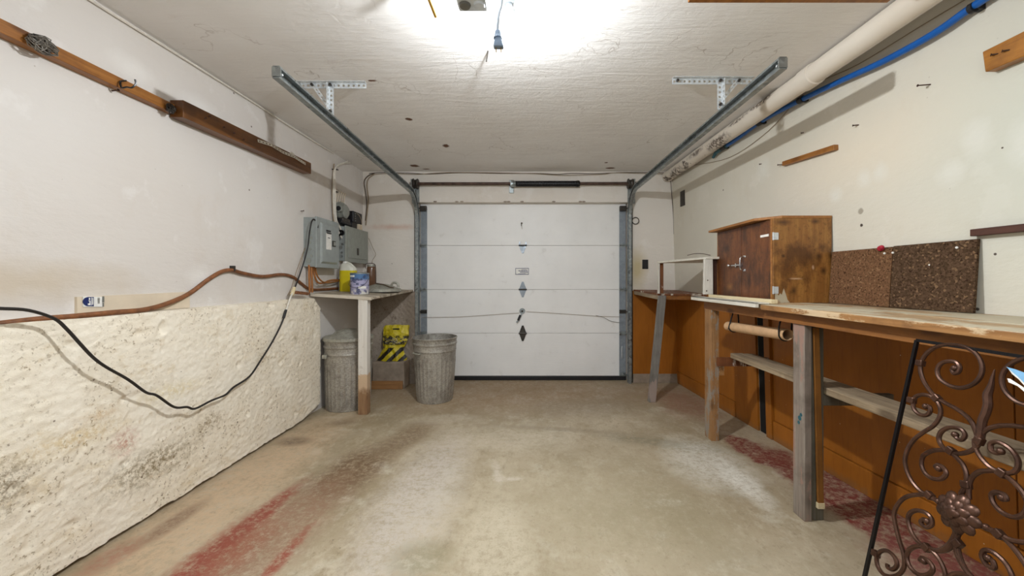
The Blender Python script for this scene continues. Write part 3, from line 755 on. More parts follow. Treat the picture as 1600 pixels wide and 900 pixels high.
# ------------------------------------------------------------------ door tracks
def track(sx, endX, endY, endZ, xv, label):
    prof = [(0.0, -0.028), (0.0, 0.028), (0.028, 0.028), (0.030, 0.020), (0.033, 0.020), (0.033, 0.031), (-0.003, 0.031), (-0.003, -0.031), (0.033, -0.031), (0.033, -0.020), (0.030, -0.020), (0.028, -0.028)]
    path = [(0.0, 4.565), (1.95, 4.565)]; R = 0.30
    path = []
    for k in range(2): path.append((xv, 4.565, [0.0, 1.0][k]))
    zc = endZ - 0.035 - R
    for k in range(13):
        q = math.pi/2*k/12; path.append((xv, 4.565-R+R*math.cos(q), zc+R*math.sin(q)))
    path.append((endX, endY, endZ))
    P = [Vector(p) for p in path]
    t = thing('door_track', label, 'track', (xv, 4.565, 0))
    mb = MB(); n = len(prof)
    for i, p in enumerate(P):
        a = P[max(i-1, 0)]; b = P[min(i+1, len(P)-1)]; d = (b-a).normalized()
        nn = Vector((1, 0, 0)).cross(d).normalized()
        for (u, v) in prof: mb.v.append(p+Vector((-sx*u, 0, 0))+nn*v)
    for i in range(len(P)-1):
        for k in range(n):
            k2 = (k+1) % n; mb.f.append((i*n+k, i*n+k2, (i+1)*n+k2, (i+1)*n+k))
    mb.f.append(tuple(range(n))); mb.f.append(tuple((len(P)-1)*n+k for k in range(n)))
    link('channel', mb, M['track'], t)
    # jamb angle behind the vertical track and its bolts
    link('jamb_angle', MB().box(xv+sx*0.004-0.003, xv+sx*0.004+0.003, 4.56, 4.60, 0.0, 2.3).box(min(xv, xv+sx*0.03), max(xv, xv+sx*0.03), 4.594, 4.60, 0.0, 2.3), M['darksteel'], t)
    link('head_plate', MB().box(xv-0.055 if sx < 0 else xv-0.03, xv+0.03 if sx < 0 else xv+0.055, 4.575, 4.60, 2.14, 2.40), M['track'], t)
    for z in (0.45, 0.845, 1.35, 1.85):
        link('track_bolt', MB().lathe([(0.0, -0.016), (0.012, -0.016), (0.012, 0.0)], (xv-sx*0.015, 4.535, z), 6, 'Y'), M['track'], t)
    link('end_stop', MB().box(endX-0.004-max(0, sx)*0.036, endX+0.004+max(0, -sx)*0.036, endY-0.004, endY+0.004, endZ-0.024, endZ+0.024), M['track'], t)
    link('end_bolt', MB().tube([(endX-sx*0.0, endY+0.03, endZ), (endX-sx*0.03, endY+0.03, endZ)], 0.006, 8), M['bracket'], t)
    return t, P
tl, PL = track(-1, -1.285, 1.93, 2.275, -1.338, 'left galvanised steel garage door track curving up along the ceiling')
tr, PR = track(1, 1.275, 1.90, 2.303, 1.214, 'right galvanised steel garage door track curving up along the ceiling')
# vertical handle on right stile
link('pull_handle', MB().tube(cr([ray(972, 541, YD-0.005), ray(971.5, 545, YD-0.03), ray(971.5, 555, YD-0.03), ray(972, 560, YD-0.005)], 4), 0.006, 6), M['bracket'], d1)

def hanger(sx, Y, x_in, x_out, xs, xd, ztr, label):
    t = thing('track_hanger', label, 'bracket', (xs, Y, ztr))
    xa, xb = sorted((x_in, x_out))
    a = MB().strip((xa, Y, ZC), (xb, Y, ZC), (0, 0, -1), 0.036, (0, 1, 0), 0.003, 0.032)
    a.strip((xa, Y, ZC-0.003), (xb, Y, ZC-0.003), (0, -1, 0), 0.03, (0, 0, 1), 0.003, 0.032)
    link('ceiling_angle', a, M['bracket'], t)
    b = MB().strip((xs, Y-0.004, ZC-0.01), (xs, Y-0.004, ztr), (1, 0, 0), 0.032, (0, 1, 0), 0.003, 0.028)
    b.strip((xs+(0.032 if sx > 0 else 0), Y-0.004, ZC-0.01), (xs+(0.032 if sx > 0 else 0), Y-0.004, ztr), (0, -1, 0), 0.03, (1, 0, 0), 0.003, 0.028)
    link('drop_angle', b, M['bracket'], t)
    c = MB().strip((xd, Y-0.008, ZC-0.012), (xs+sx*0.012, Y-0.008, ztr+0.06), (1, 0, 0), 0.03, (0, 1, 0), 0.003, 0.028)
    link('brace_strip', c, M['bracket'], t)
    for (x, z) in ((xa+0.03, ZC-0.018), (xs+0.015, ZC-0.018), (xd+0.015, ZC-0.018), (xs+0.015, ztr+0.03)):
        link('bolt', MB().lathe([(0, -0.014), (0.009, -0.014), (0.009, 0.0)], (x, Y-0.008, z), 6, 'Y'), M['darksteel'], t)
    return t
hanger(-1, 2.53, -1.07, -1.535, -1.315, -1.435, 2.305, 'perforated zinc angle hanger bolted to the ceiling above the left track')
hanger(1, 2.476, 0.925, 1.44, 1.215, 1.335, 2.325, 'perforated zinc angle hanger bolted to the ceiling above the right track')

# ------------------------------------------------------------------ torsion shaft over the door
YT = 4.535; ZT = 2.362
t = thing('torsion_shaft', 'rusty torsion shaft with black spring across the top of the garage door', 'shaft', (0, YT, ZT))
link('shaft', MB().tube([(-1.40, YT, ZT), (1.27, YT, ZT+0.004)], 0.018, 12), M['rusty'], t, smooth=True)
mb = MB(); x = -0.155; pts = []
for i in range(54*10+1):
    q = 2*math.pi*i/10; pts.append((x+0.73*i/540, YT+0.030*math.cos(q), ZT+0.030*math.sin(q)))
link('spring', MB().tube(pts, 0.0068, 5), M['black'], t, smooth=True)
link('spring_collar', MB().lathe([(0.018, -0.02), (0.038, -0.02), (0.038, 0.01), (0.03, 0.02), (0.018, 0.02)], (0.585, YT, ZT), 16, 'X'), M['blackmetal'], t)
link('centre_bracket', MB().box(-0.232, -0.178, 4.585, 4.60, 2.265, 2.42).box(-0.215, -0.195, YT-0.03, 4.59, ZT-0.03, ZT+0.03), M['track'], t, bev=0.003)
link('spring_cone', MB().lathe([(0.018, -0.03), (0.042, -0.03), (0.042, -0.01), (0.03, 0.03), (0.018, 0.03)], (-0.175, YT, ZT), 16, 'X'), M['track'], t)
for xx in (-1.335, 1.20):
    dr = link('cable_drum', MB().lathe([(0.018, -0.03), (0.058, -0.03), (0.062, -0.022), (0.05, -0.018), (0.047, 0.0), (0.052, 0.018), (0.06, 0.024), (0.056, 0.032), (0.018, 0.032)], (xx, YT, ZT), 20, 'X', mod=lambda q, z: 0.0015*math.cos(9*q)), M['darksteel'], t, smooth=True)
    link('end_bearing_plate', MB().box(xx-0.05 if xx < 0 else xx+0.035, xx-0.035 if xx < 0 else xx+0.05, YT-0.035, 4.60, ZT-0.07, ZT+0.05), M['track'], t)

# ------------------------------------------------------------------ wires along the back wall and corners
def wire(name, pts, r, mat, label, cat='wire', sub=5, n=6, group=None):
    mb = MB().tube(cr(pts, sub), r, n)
    return single(name, mb, mat, label, cat, group, smooth=True)
def bw(px, py, off=0.006): return ray(px, py, YB-off)
wire('electric_wire', [bw(577, 271), bw(600, 269.5), bw(640, 270.5), bw(670, 272), bw(720, 270), bw(780, 271), bw(840, 271), bw(870, 272.5), bw(893, 271), bw(930, 271.5), bw(975, 269.5), bw(1044, 270)], 0.004, M['darkwire'], 'brown wire stapled along the top of the back wall, upper one')
wire('electric_wire', [bw(577, 273, .012), bw(610, 271, .012), bw(650, 272.5, .012), bw(700, 269.5, .012), bw(780, 270, .012), bw(835, 271.5, .012), bw(880, 274, .012), bw(940, 272.5, .012), bw(960, 270, .012), bw(1000, 271, .012), bw(1044, 272, .012)], 0.0035, M['tanwire'], 'tan wire looping below the brown one on the back wall')
wire('electric_wire', [bw(585, 271, .02), bw(575, 275, .02), bw(569, 284, .02), bw(571, 300, .02), bw(573, 320, .02), bw(571, 345, .02)], 0.006, M['darkwire'], 'brown wire dropping down the left corner of the back wall')
wire('electric_wire', [bw(585, 272, .03), bw(576, 279, .03), bw(573.5, 290, .03), bw(575.5, 310, .03), bw(574, 330, .03), bw(571.5, 352, .03)], 0.006, M['tanwire'], 'tan wire dropping beside the brown one in the left corner')
wire('electric_wire', [bw(1035, 270), bw(1045, 273), bw(1048, 285), bw(1050, 310), bw(1052, 335), bw(1053, 366)], 0.0035, M['darkwire'], 'thin wire hanging down the right corner of the back wall')
# earth wire from the panel corner to the jar
wire('earth_wire', [ray(576, 372, 4.5), ray(583, 388, 4.52), ray(587, 398, 4.52), ray(582, 407, 4.5), ray(581, 420, 4.47)], 0.003, M['tanwire'], 'thin grey wire looping down from the smaller grey panel')
# ceiling edge wire on the left wall
wire('ceiling_cable', [(XL(y)+0.012, y, ZC-0.018+0.004*math.sin(y*7)) for y in (0.9, 1.6, 2.2, 2.8, 3.3, 3.9)], 0.006, M['whitecable'], 'thin white cable clipped along the left wall just under the ceiling')

# wall fittings right of the door
t = thing('wall_ring', 'small steel ring hook on the back wall right of the door', 'hook', tuple(bw(992, 345)))
c = bw(993, 345, 0.02); link('ring', MB().tube([(c.x+0.04*math.cos(q*math.pi/8), c.y, c.z+0.04*math.sin(q*math.pi/8)) for q in range(16)], 0.005, 6, closed=True), M['darksteel'], t, smooth=True)
link('ring_mount', MB().tube([(c.x-0.045, YB, c.z), (c.x-0.045, YB-0.03, c.z)], 0.008, 8), M['darksteel'], t)
c = ray(1008, 413, YB); single('outlet_box', MB().box(c.x-0.035, c.x+0.035, YB-0.008, YB, c.z-0.056, c.z+0.056), M['black'], 'dark open outlet box in the back wall above the low side table', 'outlet', bev=0.002)
c = on_right(1067, 310); single('dark_plate', MB().hexa([(XR(c.y-0.05, c.z)-0.008, c.y-0.05, c.z-0.085), (XR(c.y-0.05, c.z)+0.01, c.y-0.05, c.z-0.085), (XR(c.y+0.05, c.z)+0.01, c.y+0.05, c.z-0.085), (XR(c.y+0.05, c.z)-0.008, c.y+0.05, c.z-0.085),
        (XR(c.y-0.05, c.z)-0.008, c.y-0.05, c.z+0.085), (XR(c.y-0.05, c.z)+0.01, c.y-0.05, c.z+0.085), (XR(c.y+0.05, c.z)+0.01, c.y+0.05, c.z+0.085), (XR(c.y+0.05, c.z)-0.008, c.y+0.05, c.z+0.085)]), M['darksteel'], 'narrow dark metal plate high on the right wall near its far corner', 'plate')

# ------------------------------------------------------------------ pipes on the right
pp = [Vector((1.735, YN+0.2, 2.455)), Vector((1.725, 0.0, 2.455)), Vector((1.715, 1.8, 2.46)), Vector((1.69, 3.2, 2.462)), Vector((1.66, 4.56, 2.462))]
t = thing('drain_pipe', 'thick white painted pipe with peeling patches under the ceiling at right', 'pipe', (1.70, 1.8, 2.46))
link('pipe_run', MB().tube(cr(pp, 6), 0.060, 28), M['pipe'], t, smooth=True)
link('pipe_hub', MB().lathe([(0.060, -0.05), (0.067, -0.045), (0.067, 0.045), (0.060, 0.05)], (1.709, 2.33, 2.461), 28, 'Y'), M['pipe'], t, smooth=True)
link('pipe_flange', MB().lathe([(0.060, 0.0), (0.064, 0.0), (0.064, 0.06)], (1.66, 4.53, 2.462), 28, 'Y'), M['pipe'], t, smooth=True)
bp = [on_right(1119, 238, .04), on_right(1150, 218, .04), on_right(1192, 188, .04), on_right(1250, 157, .04), on_right(1310, 128, .04), on_right(1380, 96, .04), on_right(1460, 52, .04), on_right(1540, -3, .04)]
bp += [bp[-1]+Vector((0.03, -0.5, 0.03)), bp[-1]+Vector((0.08, -1.2, 0.04))]
t = thing('water_pipe', 'bright blue plastic water pipe clipped high on the right wall', 'pipe', tuple(bp[3]))
link('pipe_run', MB().tube(cr(bp, 6), 0.0165, 14), M['bluepipe'], t, smooth=True)
link('pipe_end', MB().tube([bp[0]+Vector((0, 0.06, -0.03)), bp[0], bp[0].lerp(bp[1], 0.6)], [0.012, 0.019, 0.019], 12), M['tealpipe'], t)
for (px, py) in ((1131, 230), (1188, 191), (1252, 156), (1520, 12)):
    c = on_right(px, py, 0.04); c0 = on_right(px-6, py+3.3, 0.04); c1 = on_right(px+6, py-3.3, 0.04)
    m2 = MB().tube([c0.lerp(c, .4), c1.lerp(c, .4)], 0.0225, 12); m2.box(c.x, XR(c.y, c.z)+0.003, c.y-0.012, c.y+0.012, c.z-0.012, c.z+0.012)
    link('pipe_clip', m2, M['black'], t)
wire('thin_wire', [on_right(1524, -10, .006), on_right(1440, 40, .006), on_right(1340, 101, .006), on_right(1262, 140, .006), on_right(1200, 205, .006), on_right(1140, 246, .006), on_right(1085, 258, .006), on_right(1060, 262, .006)], 0.0025, M['tanwire'], 'thin brown wire following the blue pipe along the right wall')

# ------------------------------------------------------------------ rails, blocks and nails on the walls
def nail(a, b, label, head=True, r=0.0028):
    mb = MB().tube([a, b], r, 6)
    if head: mb.tube([Vector(b), Vector(b)+(Vector(b)-Vector(a)).normalized()*0.002], r*2.2, 8)
    return mb
X0 = -1.965
t = thing('wall_rail', 'long honey stained wooden rail high on the left wall, hooks and nails in it', 'rail', (X0, 1.4, 2.16))
link('rail', MB().hexa([(X0-0.06, 0.3, 2.148), (X0, 0.3, 2.148), (X0, 2.135, 2.152), (X0-0.045, 2.135, 2.152), (X0-0.06, 0.3, 2.205), (X0, 0.3, 2.205), (X0, 2.135, 2.203), (X0-0.045, 2.135, 2.203)]), M['honey'], t, bev=0.003)
hk = [on_x(187, 128, X0), on_x(190, 137, X0+0.02), on_x(198, 136, X0+0.045), on_x(206, 137, X0+0.065), on_x(212, 131, X0+0.075), on_x(211, 124, X0+0.075)]
link('hook', MB().tube(cr([on_x(197, 126, X0), on_x(188, 128, X0+0.01)]+hk[1:], 5), 0.0038, 6), M['blackmetal'], t, smooth=True)
def wirewad(c, r, n, mat, sx=1.0, seed=0):
    random.seed(seed); mb = MB()
    for i in range(n):
        pts = []; d = Vector((random.gauss(0,1), random.gauss(0,1), random.gauss(0,1))).normalized()
        e = d.orthogonal().normalized(); f = d.cross(e); rr = r*random.uniform(0.5, 1.0)
        for k in range(10):
            q = 2*math.pi*k/10; p = (e*math.cos(q)+f*math.sin(q))*rr+Vector((random.uniform(-1,1), random.uniform(-1,1), random.uniform(-1,1)))*r*0.15
            pts.append(Vector(c)+Vector((p.x*0.75, p.y*sx, p.z)))
        mb.tube(pts, 0.0018, 4, closed=True)
    return mb
c = on_x(66, 70, X0+0.02)
single('wire_bundle', wirewad(c, 0.038, 26, M['mesh'], 1.3, 2), M['mesh'], 'ball of silvery wire wound round the honey coloured rail, nearer the camera', 'wire bundle')
c = on_x(267, 170, X0+0.018)
single('wire_bundle', wirewad(c, 0.026, 20, M['darksteel'], 1.0, 5), M['darksteel'], 'small dark wire bundle at the joint between the two left wall rails', 'wire bundle')
# second, wider board
X1 = -1.925
t = thing('wall_board', 'dark walnut stained board on the left wall continuing the rail towards the door', 'board', (X1, 2.8, 2.15))
mbb = MB().hexa([(X0-0.035, 2.14, 2.135), (X1, 2.14, 2.135), (X1, 3.40, 2.165), (X0-0.035, 3.40, 2.165), (X0-0.035, 2.14, 2.232), (X1, 2.14, 2.232), (X1, 3.40, 2.262), (X0-0.035, 3.40, 2.262)])
link('board', mbb, M['walnut'], t, bev=0.003)
for (px, py) in ((318, 186), (325, 183), (347, 200), (363, 209), (378, 219)):
    a = on_x(px, py, X1-0.01); link('nail', nail(a, a+Vector((0.022, -0.012, 0.0)), ''), M['nail'], t)
t2 = thing('hanging_strip', 'white perforated strip lying along the top of the walnut stained board', 'strip', (X1, 3.0, 2.26))
mb = MB()
ps = [Vector((X1+0.004, 2.72, 2.225)), Vector((X1+0.006, 2.86, 2.243)), Vector((X1+0.004, 3.0, 2.235)), Vector((X1+0.006, 3.14, 2.245)), Vector((X1+0.004, 3.30, 2.235))]
for i in range(4):
    a, b = ps[i], ps[i+1]; mb.strip(a, b, (0, 0.2, -1), 0.02, (1, 0, 0), 0.004, 0.03, 0.5)
link('strip', mb, M['whitewoody'], t2)
link('strip_clip', wirewad((X1+0.014, 3.10, 2.245), 0.016, 10, None, 1.6, 8), M['whitecable'], t2)

# right wall bits
def bar_right(p0, p1, hgt, dep, name, mat, label, cat, **k):
    a = on_right(*p0, 0.0); b = on_right(*p1, 0.0)
    mb = MB(); pts = []
    for q in (0, 1):
        for (e, off) in ((a, dep), (a, -0.004), (b, -0.004), (b, dep)):
            z = e.z+(q-0.5)*hgt; pts.append((XR(e.y, e.z)-off, e.y, z))
    return single(name, mb.hexa(pts), mat, label, cat, bev=0.002, **k)
bar_right((1228, 256), (1310, 230), 0.032, 0.028, 'wooden_strip', M['honey'], 'short honey coloured wooden strip nailed aslant on the right wall', 'strip')
bar_right((1526, 364), (1665, 350), 0.030, 0.030, 'wooden_strip', M['reddark'], 'dark reddish wooden strip on the right wall above the bench, at the right edge', 'strip')
a = on_right(1556, 96); b = on_right(1680, 40)
t = thing('wooden_block', 'chunky honey stained wooden block with nails, high at the right edge', 'block', (a.x-0.02, a.y, a.z))
pts = []
for (e, hh) in ((a, 0.075), (b, 0.085)):
    pass
pts = [(XR(a.y, a.z)-0.045, a.y, a.z-0.045), (XR(a.y, a.z)+0.0, a.y, a.z-0.045), (XR(b.y, b.z)+0.0, b.y, b.z-0.05), (XR(b.y, b.z)-0.045, b.y, b.z-0.05),
       (XR(a.y, a.z)-0.045, a.y+0.01, a.z+0.045), (XR(a.y, a.z)+0.0, a.y+0.01, a.z+0.045), (XR(b.y, b.z)+0.0, b.y, b.z+0.05), (XR(b.y, b.z)-0.045, b.y, b.z+0.05)]
link('block', MB().hexa(pts), M['blockwood'], t, bev=0.004)
for (px, py) in ((1560, 84), (1578, 78)):
    p = on_right(px, py, 0.043); link('nail', nail(p, p+Vector((-0.012, 0.014, 0.004)), ''), M['nail'], t)
nl = [((1430, 132), (-0.005, 0.03), 'long rusty nail sticking out of the right wall beneath the grey shadow end'),
      ((1334, 195), (0, 0), 'bent nail in the right wall above and right of the honey strip'),
      ((1215, 257), (0, 0), 'nail in the right wall beside the lower end of the honey strip'),
      ((1187, 256), (0, 0), 'small nail in the right wall left of the honey strip'),
      ((1253, 207), (0, 0), 'nail crossing the slanting shadow on the right wall')]
for i, ((px, py), _, lab) in enumerate(nl):
    a = on_right(px+(24 if i == 0 else 8 if i < 3 else 3), py, 0.0); L = (0.05, 0.025, 0.03, 0.010, 0.010)[i]
    b = a+Vector((-L, 0.01, 0.0)); mb = nail(a, b, '')
    single('nail', mb, M['nail'], lab, 'nail')
for i, (px, py, lab) in enumerate(((175, 142, 'small nail in the left wall below the honey rail'), (469, 330, 'nail hole plug in the left wall above the grey breaker panel'), )):
    a = on_x(px, py, -2.0); single('nail', nail(a, a+Vector((0.03, 0, 0.004)), ''), M['nail'], lab, 'nail')

# ceiling lumber at the top edge of the picture
t = single('ceiling_board', MB().box(0.685, 1.545, 1.62, 1.655, 2.422, 2.465), M['honey'], 'honey coloured board under the ceiling at the top edge right of the lamp', 'board', bev=0.003)
for q, (x, lab) in enumerate(((1.40, 'right'), (0.80, 'left'))):
    link('support_block', MB().box(x-0.02, x+0.02, 1.622, 1.653, 2.465, ZC), M['honey'], t)

# ------------------------------------------------------------------ ceiling lamp, junction and dangling plug
t = thing('ceiling_lamp', 'lit bare bulb in a porcelain holder on the ceiling', 'lamp', (BULB[0], BULB[1], ZC))
link('bulb', MB().lathe([(0.0, -0.034), (0.014, -0.032), (0.026, -0.022), (0.032, -0.006), (0.0322, -0.001)], BULB, 24), M['bulb'], t, smooth=True)
link('bulb_base', MB().lathe([(0.0322, -0.0015), (0.032, 0.008), (0.028, 0.024), (0.018, 0.040), (0.014, 0.056), (0.0, 0.056)], BULB, 24), M['porcelain'], t, smooth=True)
link('socket', MB().lathe([(0.0, 0.0), (0.055, 0.0), (0.055, -0.018), (0.030, -0.032), (0.022, -0.080), (0.0, -0.080)][::-1], (BULB[0], BULB[1], ZC), 24), M['porcelain'], t, smooth=True)
c = ray(738, 2, 1.50)
t = thing('outlet_block', 'pale blue and white plastic outlet block hanging beside the lamp', 'outlet', (c.x, 1.52, ZC))
link('housing', MB().hexa([(c.x-0.056, 1.415, 2.30), (c.x+0.056, 1.415, 2.30), (c.x+0.056, 1.535, 2.30), (c.x-0.056, 1.535, 2.30), (c.x-0.068, 1.40, 2.34), (c.x+0.068, 1.40, 2.34), (c.x+0.068, 1.55, 2.34), (c.x-0.068, 1.55, 2.34)]).box(c.x-0.068, c.x+0.068, 1.40, 1.55, 2.34, ZC), M['porcelain'], t, bev=0.006)
for dx in (-0.028, 0.028):
    link('socket_face', MB().lathe([(0.0, -0.008), (0.020, -0.008), (0.023, 0.0)], (c.x+dx, 1.495, 2.30), 20), M['porcelain'] if dx > 0 else M['greyprint'], t)
# power cord with plug
t = thing('power_plug', 'grey power cord with blue grey plug dangling below the lamp', 'cord', tuple(ray(779, 60, 1.55)))
cp = [ray(786, -60, 1.54), ray(784, 0, 1.55), ray(779, 25, 1.55), ray(777, 55, 1.55)]
cp[0].z = ZC
link('cord', MB().tube(cr(cp, 5), 0.0058, 8), M['greycord'], t, smooth=True)
pc = ray(778, 56, 1.55); pb = ray(779, 75, 1.55)
link('plug_body', MB().hexa([(pb.x-0.021, 1.535, pb.z), (pb.x+0.021, 1.535, pb.z), (pb.x+0.021, 1.565, pb.z), (pb.x-0.021, 1.565, pb.z), (pc.x-0.010, 1.54, pc.z+0.006), (pc.x+0.010, 1.54, pc.z+0.006), (pc.x+0.010, 1.56, pc.z+0.006), (pc.x-0.010, 1.56, pc.z+0.006)]), M['plugblue'], t, bev=0.006)
link('cord_grip', MB().lathe([(0.007, 0.02), (0.012, 0.018), (0.014, 0.0), (0.018, -0.01)], (pc.x, 1.55, pc.z), 12), M['plugblue'], t)
for dx in (-0.010, 0.010): link('prong', MB().box(pb.x+dx-0.0015, pb.x+dx+0.0015, 1.547, 1.553, pb.z-0.016, pb.z+0.001), M['brass'], t)
link('earth_lead', MB().tube(cr([ray(785, 0, 1.56), ray(787, 25, 1.57), ray(789, 48, 1.58)], 4), 0.0025, 6), M['whitecable'], t)
single('brass_bar', MB().beam(ray(668, -6, 1.70), ray(681, 27, 1.78), 0.011, 0.008).beam(ray(668, -6, 1.70), Vector((ray(668, -6, 1.70).x, 1.70, ZC)), 0.011, 0.008), M['brass'], 'thin brass bar hanging from the ceiling left of the outlet block', 'bar')
single('ceiling_screw', MB().tube([ray(763, 84, 2.19)+Vector((0, 0, 0.03)), ray(760, 96, 2.13)], 0.004, 6).tube([ray(763, 84, 2.19)+Vector((0, 0, 0.03)), Vector((ray(763, 84, 2.19).x, 2.19, ZC))], 0.004, 6), M['darksteel'], 'small screw hook hanging from the ceiling just below the plug', 'hook')

# ------------------------------------------------------------------ electrical panels (left wall)
XW = -1.988
t = thing('breaker_panel', 'grey metal breaker panel with white label, nearer of the two', 'electrical panel', (XW, 3.6, 1.345))
link('cabinet', MB().box(XW-0.01, -1.893, 3.405, 3.795, 1.345, 1.785), M['panelgrey'], t, bev=0.003)
dr = link('cover', MB().box(-1.895, -1.878, 3.40, 3.805, 1.338, 1.792), M['panelgrey'], t, bev=0.004)
link('door_leaf', MB().hexa([(-1.880, 3.455, 1.375), (-1.864, 3.475, 1.395), (-1.864, 3.745, 1.395), (-1.880, 3.765, 1.375), (-1.880, 3.455, 1.755), (-1.864, 3.475, 1.735), (-1.864, 3.745, 1.735), (-1.880, 3.765, 1.755)]), M['panelgrey'], t, bev=0.003)
lb = link('paper_label', MB().box(-1.866, -1.861, 3.535, 3.625, 1.51, 1.66), M['whitepaper'], t)
link('label_print', MB().box(-1.862, -1.8595, 3.535, 3.61, 1.675, 1.69).box(-1.862, -1.8595, 3.54, 3.62, 1.655, 1.668).box(-1.862, -1.8595, 3.56, 3.60, 1.615, 1.622), M['black'], lb)
link('latch', MB().box(-1.866, -1.856, 3.645, 3.70, 1.545, 1.60), M['darksteel'], t, bev=0.003)
link('latch_button', MB().box(-1.858, -1.853, 3.655, 3.69, 1.555, 1.59), M['panelgrey2'], t)
for z in (1.44, 1.50, 1.56, 1.60, 1.65):
    link('knockout', MB().lathe([(0, -0.003), (0.013, -0.003), (0.013, 0.0)], (-1.935+0.012*math.sin(z*40), 3.4045, z), 14, 'Y'), M['panelgrey2'], t)
link('knockout', MB().lathe([(0, -0.003), (0.024, -0.003), (0.024, 0.0)], (-1.95, 3.4045, 1.40), 16, 'Y'), M['panelgrey2'], t)

t = thing('fuse_panel', 'sage grey metal fuse panel with dark slot latch, farther of the two', 'electrical panel', (XW, 4.25, 1.417))
link('cabinet', MB().box(XW-0.01, -1.905, 3.985, 4.515, 1.425, 1.785), M['panelgrey'], t, bev=0.003)
link('cover', MB().box(-1.907, -1.893, 3.975, 4.525, 1.415, 1.792), M['panelgrey2'], t, bev=0.003)
link('door_leaf', MB().box(-1.894, -1.886, 4.03, 4.47, 1.46, 1.755), M['panelgrey2'], t, bev=0.002)
link('slot_latch', MB().box(-1.888, -1.880, 4.22, 4.255, 1.50, 1.575), M['darksteel'], t)
for (z, r) in ((1.72, 0.022), (1.66, 0.018), (1.60, 0.012), (1.565, 0.018), (1.51, 0.012), (1.47, 0.014)):
    link('knockout', MB().lathe([(0, -0.004), (r, -0.004), (r, 0.0)], (-1.945+0.015*math.sin(z*60), 3.984, z), 14, 'Y'), M['track'], t)
# conduit fittings between the panels and the ceiling
t = thing('cable_clamps', 'dark conduit clamps and black pipe stub above the farther panel', 'fitting', (-1.95, 4.1, 1.80))
link('pipe_stub', MB().tube([(-1.945, 3.93, 1.835), (-1.945, 4.15, 1.825)], 0.028, 12), M['black'], t)
link('nipple', MB().tube([(-1.95, 4.10, 1.79), (-1.95, 4.10, 1.88)], 0.022, 12), M['black'], t)
link('locknut', MB().lathe([(0.012, -0.03), (0.03, -0.03), (0.03, -0.005), (0.012, -0.005)], (-1.935, 3.985, 1.715), 12, 'Y'), M['blackmetal'], t)
link('locknut', MB().lathe([(0.012, -0.03), (0.026, -0.03), (0.026, -0.005), (0.012, -0.005)], (-1.965, 3.985, 1.70), 12, 'Y'), M['blackmetal'], t)
t = thing('electric_meter', 'round grey glass fronted electric meter above the farther panel', 'meter', (XW, 4.02, 1.94))
link('meter_body', MB().lathe([(0.0, 0.0), (0.095, 0.0), (0.098, 0.03), (0.090, 0.05), (0.0, 0.05)], (XW, 4.02, 1.945), 28, 'X'), M['metergrey'], t, smooth=True)
link('meter_dome', MB().lathe([(0.075, 0.05), (0.072, 0.075), (0.05, 0.09), (0.0, 0.095)], (XW, 4.02, 1.945), 28, 'X'), M['metergrey'], t, smooth=True)
link('side_knob', MB().tube([(-1.93, 3.90, 1.955), (-1.93, 3.94, 1.955)], 0.035, 14), M['metergrey'], t)
link('side_dial', MB().tube([(-1.93, 3.893, 1.955), (-1.93, 3.901, 1.955)], 0.024, 14), M['black'], t)
link('meter_collar', MB().box(XW, -1.91, 3.96, 4.12, 1.83, 1.875), M['darksteel'], t, bev=0.01)
t = thing('timer_box', 'black timer box with tan terminal above the farther panel', 'timer', (XW, 4.32, 1.82))
link('housing', MB().box(XW-0.01, -1.915, 4.20, 4.42, 1.86, 1.985), M['black'], t, bev=0.01)
link('base_block', MB().box(XW-0.01, -1.93, 4.20, 4.32, 1.80, 1.862), M['black'], t, bev=0.004)
link('terminal', MB().box(XW-0.01, -1.91, 4.33, 4.41, 1.795, 1.858), M['creampaper'], t, bev=0.004)
for k in range(4): link('terminal_screw', MB().tube([(-1.917, 4.24, 1.88+k*0.026), (-1.910, 4.24, 1.88+k*0.026)], 0.007, 8), M['track'], t)
link('cover_wire', MB().tube(cr([(-1.912, 4.26, 1.97), (-1.905, 4.32, 1.95), (-1.905, 4.37, 1.91), (-1.912, 4.40, 1.87)], 4), 0.003, 5), M['tanwire'], t)
# white cables: from the ceiling corner down to the panels
def onl(px, py, off=0.03):
    p = on_x(px, py, XW+off); p.z = min(p.z, ZC-0.006); return p
t = thing('white_cables', 'bundle of white cables running from the ceiling down to the grey panels', 'cable', tuple(onl(522, 300)))
link('cable', MB().tube(cr([onl(548, 249, 0.02), onl(536, 255), onl(524, 263), onl(521.5, 280), onl(521.5, 320), onl(524, 345), onl(528, 360), onl(535, 373, .05)], 6), 0.010, 8), M['whitecable'], t, smooth=True)
link('cable', MB().tube(cr([onl(543, 252, 0.03), onl(527, 260, .04), onl(523.5, 268, .04), onl(523.5, 300, .045), onl(525, 340, .045), onl(531, 355, .05), onl(538, 372, .05)], 6), 0.008, 8), M['whitecable'], t, smooth=True)
link('cable', MB().tube(cr([onl(522, 256, 0.015), onl(520, 275, .015), onl(519, 290, .015), onl(519.5, 320, .015), onl(522, 350, .02)], 6), 0.006, 8), M['tanwire'], t, smooth=True)
for (px, py) in ((522, 265), (521.5, 300), (523.5, 340)):
    c = onl(px, py, 0.02); link('cable_staple', MB().box(c.x-0.015, c.x+0.038, c.y-0.016, c.y+0.016, c.z-0.004, c.z+0.004), M['darksteel'], t)
t = thing('meter_wires', 'tan wires looping over the top of the electric meter', 'wire', (XW, 4.0, 2.05))
for k in range(5):
    y = 3.90+k*0.045; link('wire', MB().tube(cr([(XW+0.02, y, 2.03), (XW+0.035, y+0.01, 2.10+0.01*k), (XW+0.03, y+0.03, 2.14), (XW+0.01, y+0.05, 2.16)], 4), 0.004, 5), M['creampaper'], t)
